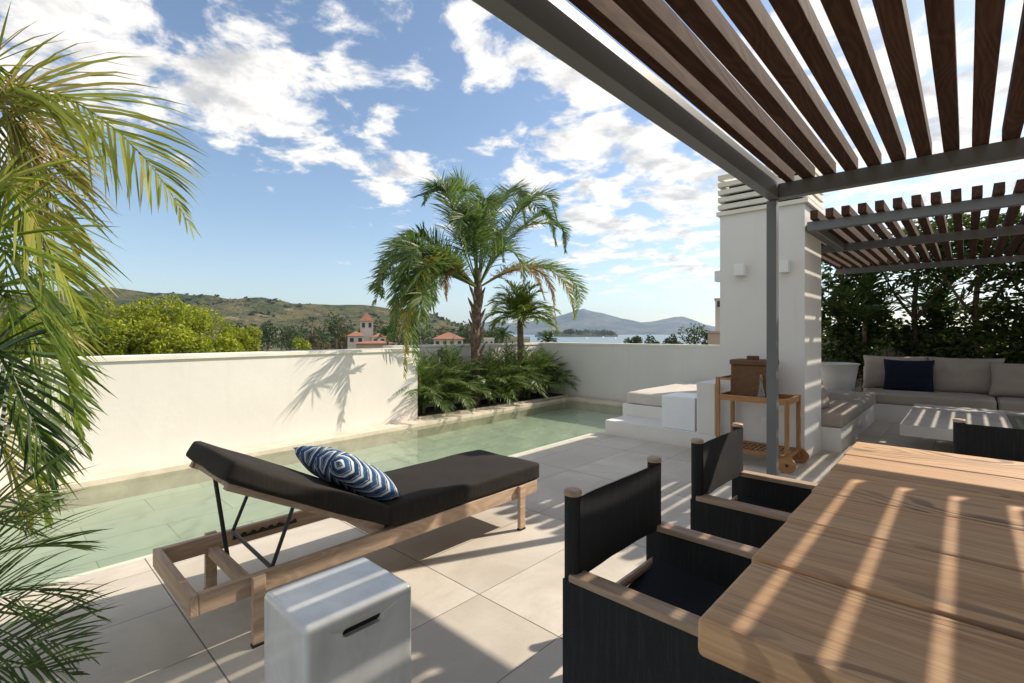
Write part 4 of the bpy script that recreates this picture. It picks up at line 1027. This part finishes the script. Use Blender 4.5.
rgw = random.Random(12); wd = MB(); lob = []
for k in range(150):
    u = rgw.uniform(245, 500); d = rgw.uniform(200, 390); top = 322+6*rgw.random()+(4 if u > 400 else 0); q = atd(u, top+5, d)
    w = rgw.uniform(4, 8); lob.append((Vector((q.x, q.y, q.z-4)), Vector((w, w, 4.5))))
leaf_cloud(wd, lob, 16000, .75, rgw, .7, .6, .4); tag(wd.build('town_woods', DARKTREE, recalc=False), kind='stuff', label='dark mass of trees around the red-roofed houses below the hill')
# distant palms
for i, (u, v, d, lab) in enumerate([(503, 330, 75, 'distant dark palm left of the smaller palm trunk'), (548, 335, 70, 'distant dark palm right of the smaller palm'), (388, 330, 70, 'distant palm behind the hanging frond')]):
    c = atd(u, v+6, d); t = thing('distant_palm', (c.x, c.y, GZ), lab, 'palm', 'distant palms')
    MB().tube([(c.x, c.y, GZ), (c.x, c.y, c.z)], [.25, .18], 7).build('trunk', BARK, t)
    radial(t, c, 18, 2.0, .6, .12, PALM_DARK, 80+i, -5, 75, 14, .6, .04, 'foliage', .9, merge=True)

# houses
HW = m_plain('cream_render', (.58, .52, .44), .85, .08, .5); HW2 = m_plain('pink_render', (.50, .36, .27), .85, .08, .5)
WIN = m_plain('dark_window', (.03, .035, .04), .3)
def m_roof():
    n = NT('red_roof_tiles'); w = n.N.new('ShaderNodeTexWave'); n.L.new(n.pos, w.inputs['Vector']); w.inputs['Scale'].default_value = 1.3
    n.set(color=n.mix(n.noise(n.pos, .6, 5), (.22, .085, .05), (.38, .17, .11)), rough=.85); n.bump(w.outputs['Fac'], .5, .1); return n.m
ROOF = m_roof()
def house(u0, u1, vroof0, veave, d, label, name='house', roof='hip', peak=None, wins=3, depth=7, wall=HW, wv=None, z0=GZ):
    s = d/F; a, b = atd(u0, veave, d), atd(u1, veave, d); c = (a+b)/2; W = (b-a).length/2; ez = c.z; rz = atd((u0+u1)/2, vroof0, d).z
    D = depth/2; back = Vector((c.x, c.y, 0)).normalized(); cc = c+back*D
    t = thing(name, (cc.x, cc.y, z0), label, 'house')
    M = Matrix.Translation((cc.x, cc.y, 0)) @ Matrix.Rotation(TH-math.atan(((u0+u1)/2-CX)/F), 4, 'Z')
    MB().box((-W, -D, z0), (W, D, ez)).xf(M).build('wall', wall, t)
    if roof in ('hip', 'pyramid'):
        mb = MB(); o = .5*min(1, W/4)+.15; v = [mb.bm.verts.new(p) for p in ((-W-o, -D-o, ez+.01), (W+o, -D-o, ez+.01), (W+o, D+o, ez+.01), (-W-o, D+o, ez+.01))]
        k = 0 if roof == 'pyramid' else max(0, W-D)
        if k == 0:
            p = mb.bm.verts.new((0, 0, rz))
            for i in range(4): mb.bm.faces.new((v[i], v[(i+1) % 4], p))
        else:
            p, q = mb.bm.verts.new((-k, 0, rz)), mb.bm.verts.new((k, 0, rz))
            mb.bm.faces.new((v[0], v[1], q, p)); mb.bm.faces.new((v[2], v[3], p, q)); mb.bm.faces.new((v[1], v[2], q)); mb.bm.faces.new((v[3], v[0], p))
        mb.bm.faces.new(list(reversed(v))); mb.xf(M); mb.build('roof', ROOF, t)
    elif roof == 'flat':
        MB().box((-W-.15, -D-.15, ez+.01), (W+.15, D+.15, rz)).xf(M).build('roof', wall, t)
    for i in range(wins):
        x = -W+(i+.5)*2*W/wins; ww = min(.55, W/wins*.45); z = ez-.45-.9*(1 if wv is None else wv)
        f = MB().box((x-ww, -D-.06, z), (x+ww, -D-.01, ez-.45)).xf(M).build('window', WIN, t)
        MB().box((x-ww-.12, -D-.09, z-.14), (x+ww+.12, -D-.061, z-.02)).xf(M).build('sill', wall, f)
    return t
house(360.5, 373, 312, 321, 120, 'slim cream tower house with a red pyramid roof', 'tower_house', 'pyramid', wins=2, depth=3, wv=1.3)
house(348, 364, 331, 336, 112, 'low cream house with a red hip roof left of the tower', roof='hip', wins=2, depth=5)
house(372, 386, 333, 337, 118, 'low cream house with a red roof right of the tower', roof='hip', wins=2, depth=5)
house(357, 392, 341, 343.5, 100, 'long low orange-roofed building in front of the tower house', 'outbuilding', roof='hip', wins=0, depth=4, wall=HW2)
house(434, 463, 332, 339, 105, 'white house with a wide red hip roof beyond the planted bed', roof='hip', wins=4, depth=6, wv=.9)
house(322, 342, 326, 328, 230, 'pink flat-roofed villa among the dark trees', 'villa', 'flat', wins=4, depth=8, wall=HW2)
house(256, 270, 333, 335, 240, 'small white house low at the right of the pines', 'villa', 'flat', wins=3, depth=6)
house(270, 280, 331, 333, 260, 'white block house beside the small white one', 'villa', 'flat', wins=2, depth=6)
house(484, 494, 338, 340, 150, 'small white building just right of the thick palm trunk', 'villa', 'flat', wins=2, depth=6)
house(709, 740, 331, 333, 60, 'beige flat-topped building at the pillar left edge', 'apartment_building', 'flat', wins=0, depth=8, wall=HW2)
house(716, 735, 299, 298, 75, 'tall pale apartment tower peeping out beside the pillar', 'apartment_building', 'flat', wins=3, depth=6, wall=HW)
# boats in the bay
for i, (u, v, lab) in enumerate([(586, 338.5, 'small white motor boat left of the others in the bay'), (603, 337.5, 'white sailing boat with a bare mast in the bay'), (615, 338.8, 'small white boat nearer the wall in the bay'), (630, 337, 'distant white boat toward the far shore'), (645, 337.6, 'white boat at the right of the bay')]):
    d = (CAMZ-GZ+.4)*F/(v-HV); c = atd(u, v, d); t = thing('boat', (c.x, c.y, GZ-.4), lab, 'boat', 'boats moored in the bay')
    a = i*1.1; M = Matrix.Translation((c.x, c.y, GZ-.4)) @ Matrix.Rotation(TH+.5+a*.3, 4, 'Z')
    h = MB(); pr2 = [(-4, -1.3), (2, -1.4), (4.6, 0), (2, 1.4), (-4, 1.3)]
    h.prism(pr2, -.2, 1.2); h.xf(M); h.build('hull', WHITEP, t)
    MB().box((-2, -.9, 1.21), (1.2, .9, 2.3), .1).xf(M).build('cabin', WHITEP, t)
    if i in (1, 3, 4): MB().tube([(0, 0, 2.3), (0, 0, 10)], .09, 6).xf(M).build('mast', PLAST, t)

# ------------------------------------------------------------------ air
HAZE_D = 7e-5
hz = B((-9500, -9500, GZ-4), (9500, 9500, 420)).build('haze', None) if False else None
mb = MB(); mb.box((-9500, -9500, GZ-4), (9500, 9500, 520))
n = NT('air'); n.N.remove(n.b)
pv = n.N.new('ShaderNodeVolumePrincipled'); pv.inputs['Color'].default_value = (.55, .74, 1, 1); pv.inputs['Density'].default_value = HAZE_D; pv.inputs['Anisotropy'].default_value = .2
n.L.new(pv.outputs[0], n.out.inputs['Volume'])
tag(mb.build('haze', n.m), kind='stuff', label='thin blue sea haze over the whole bay')
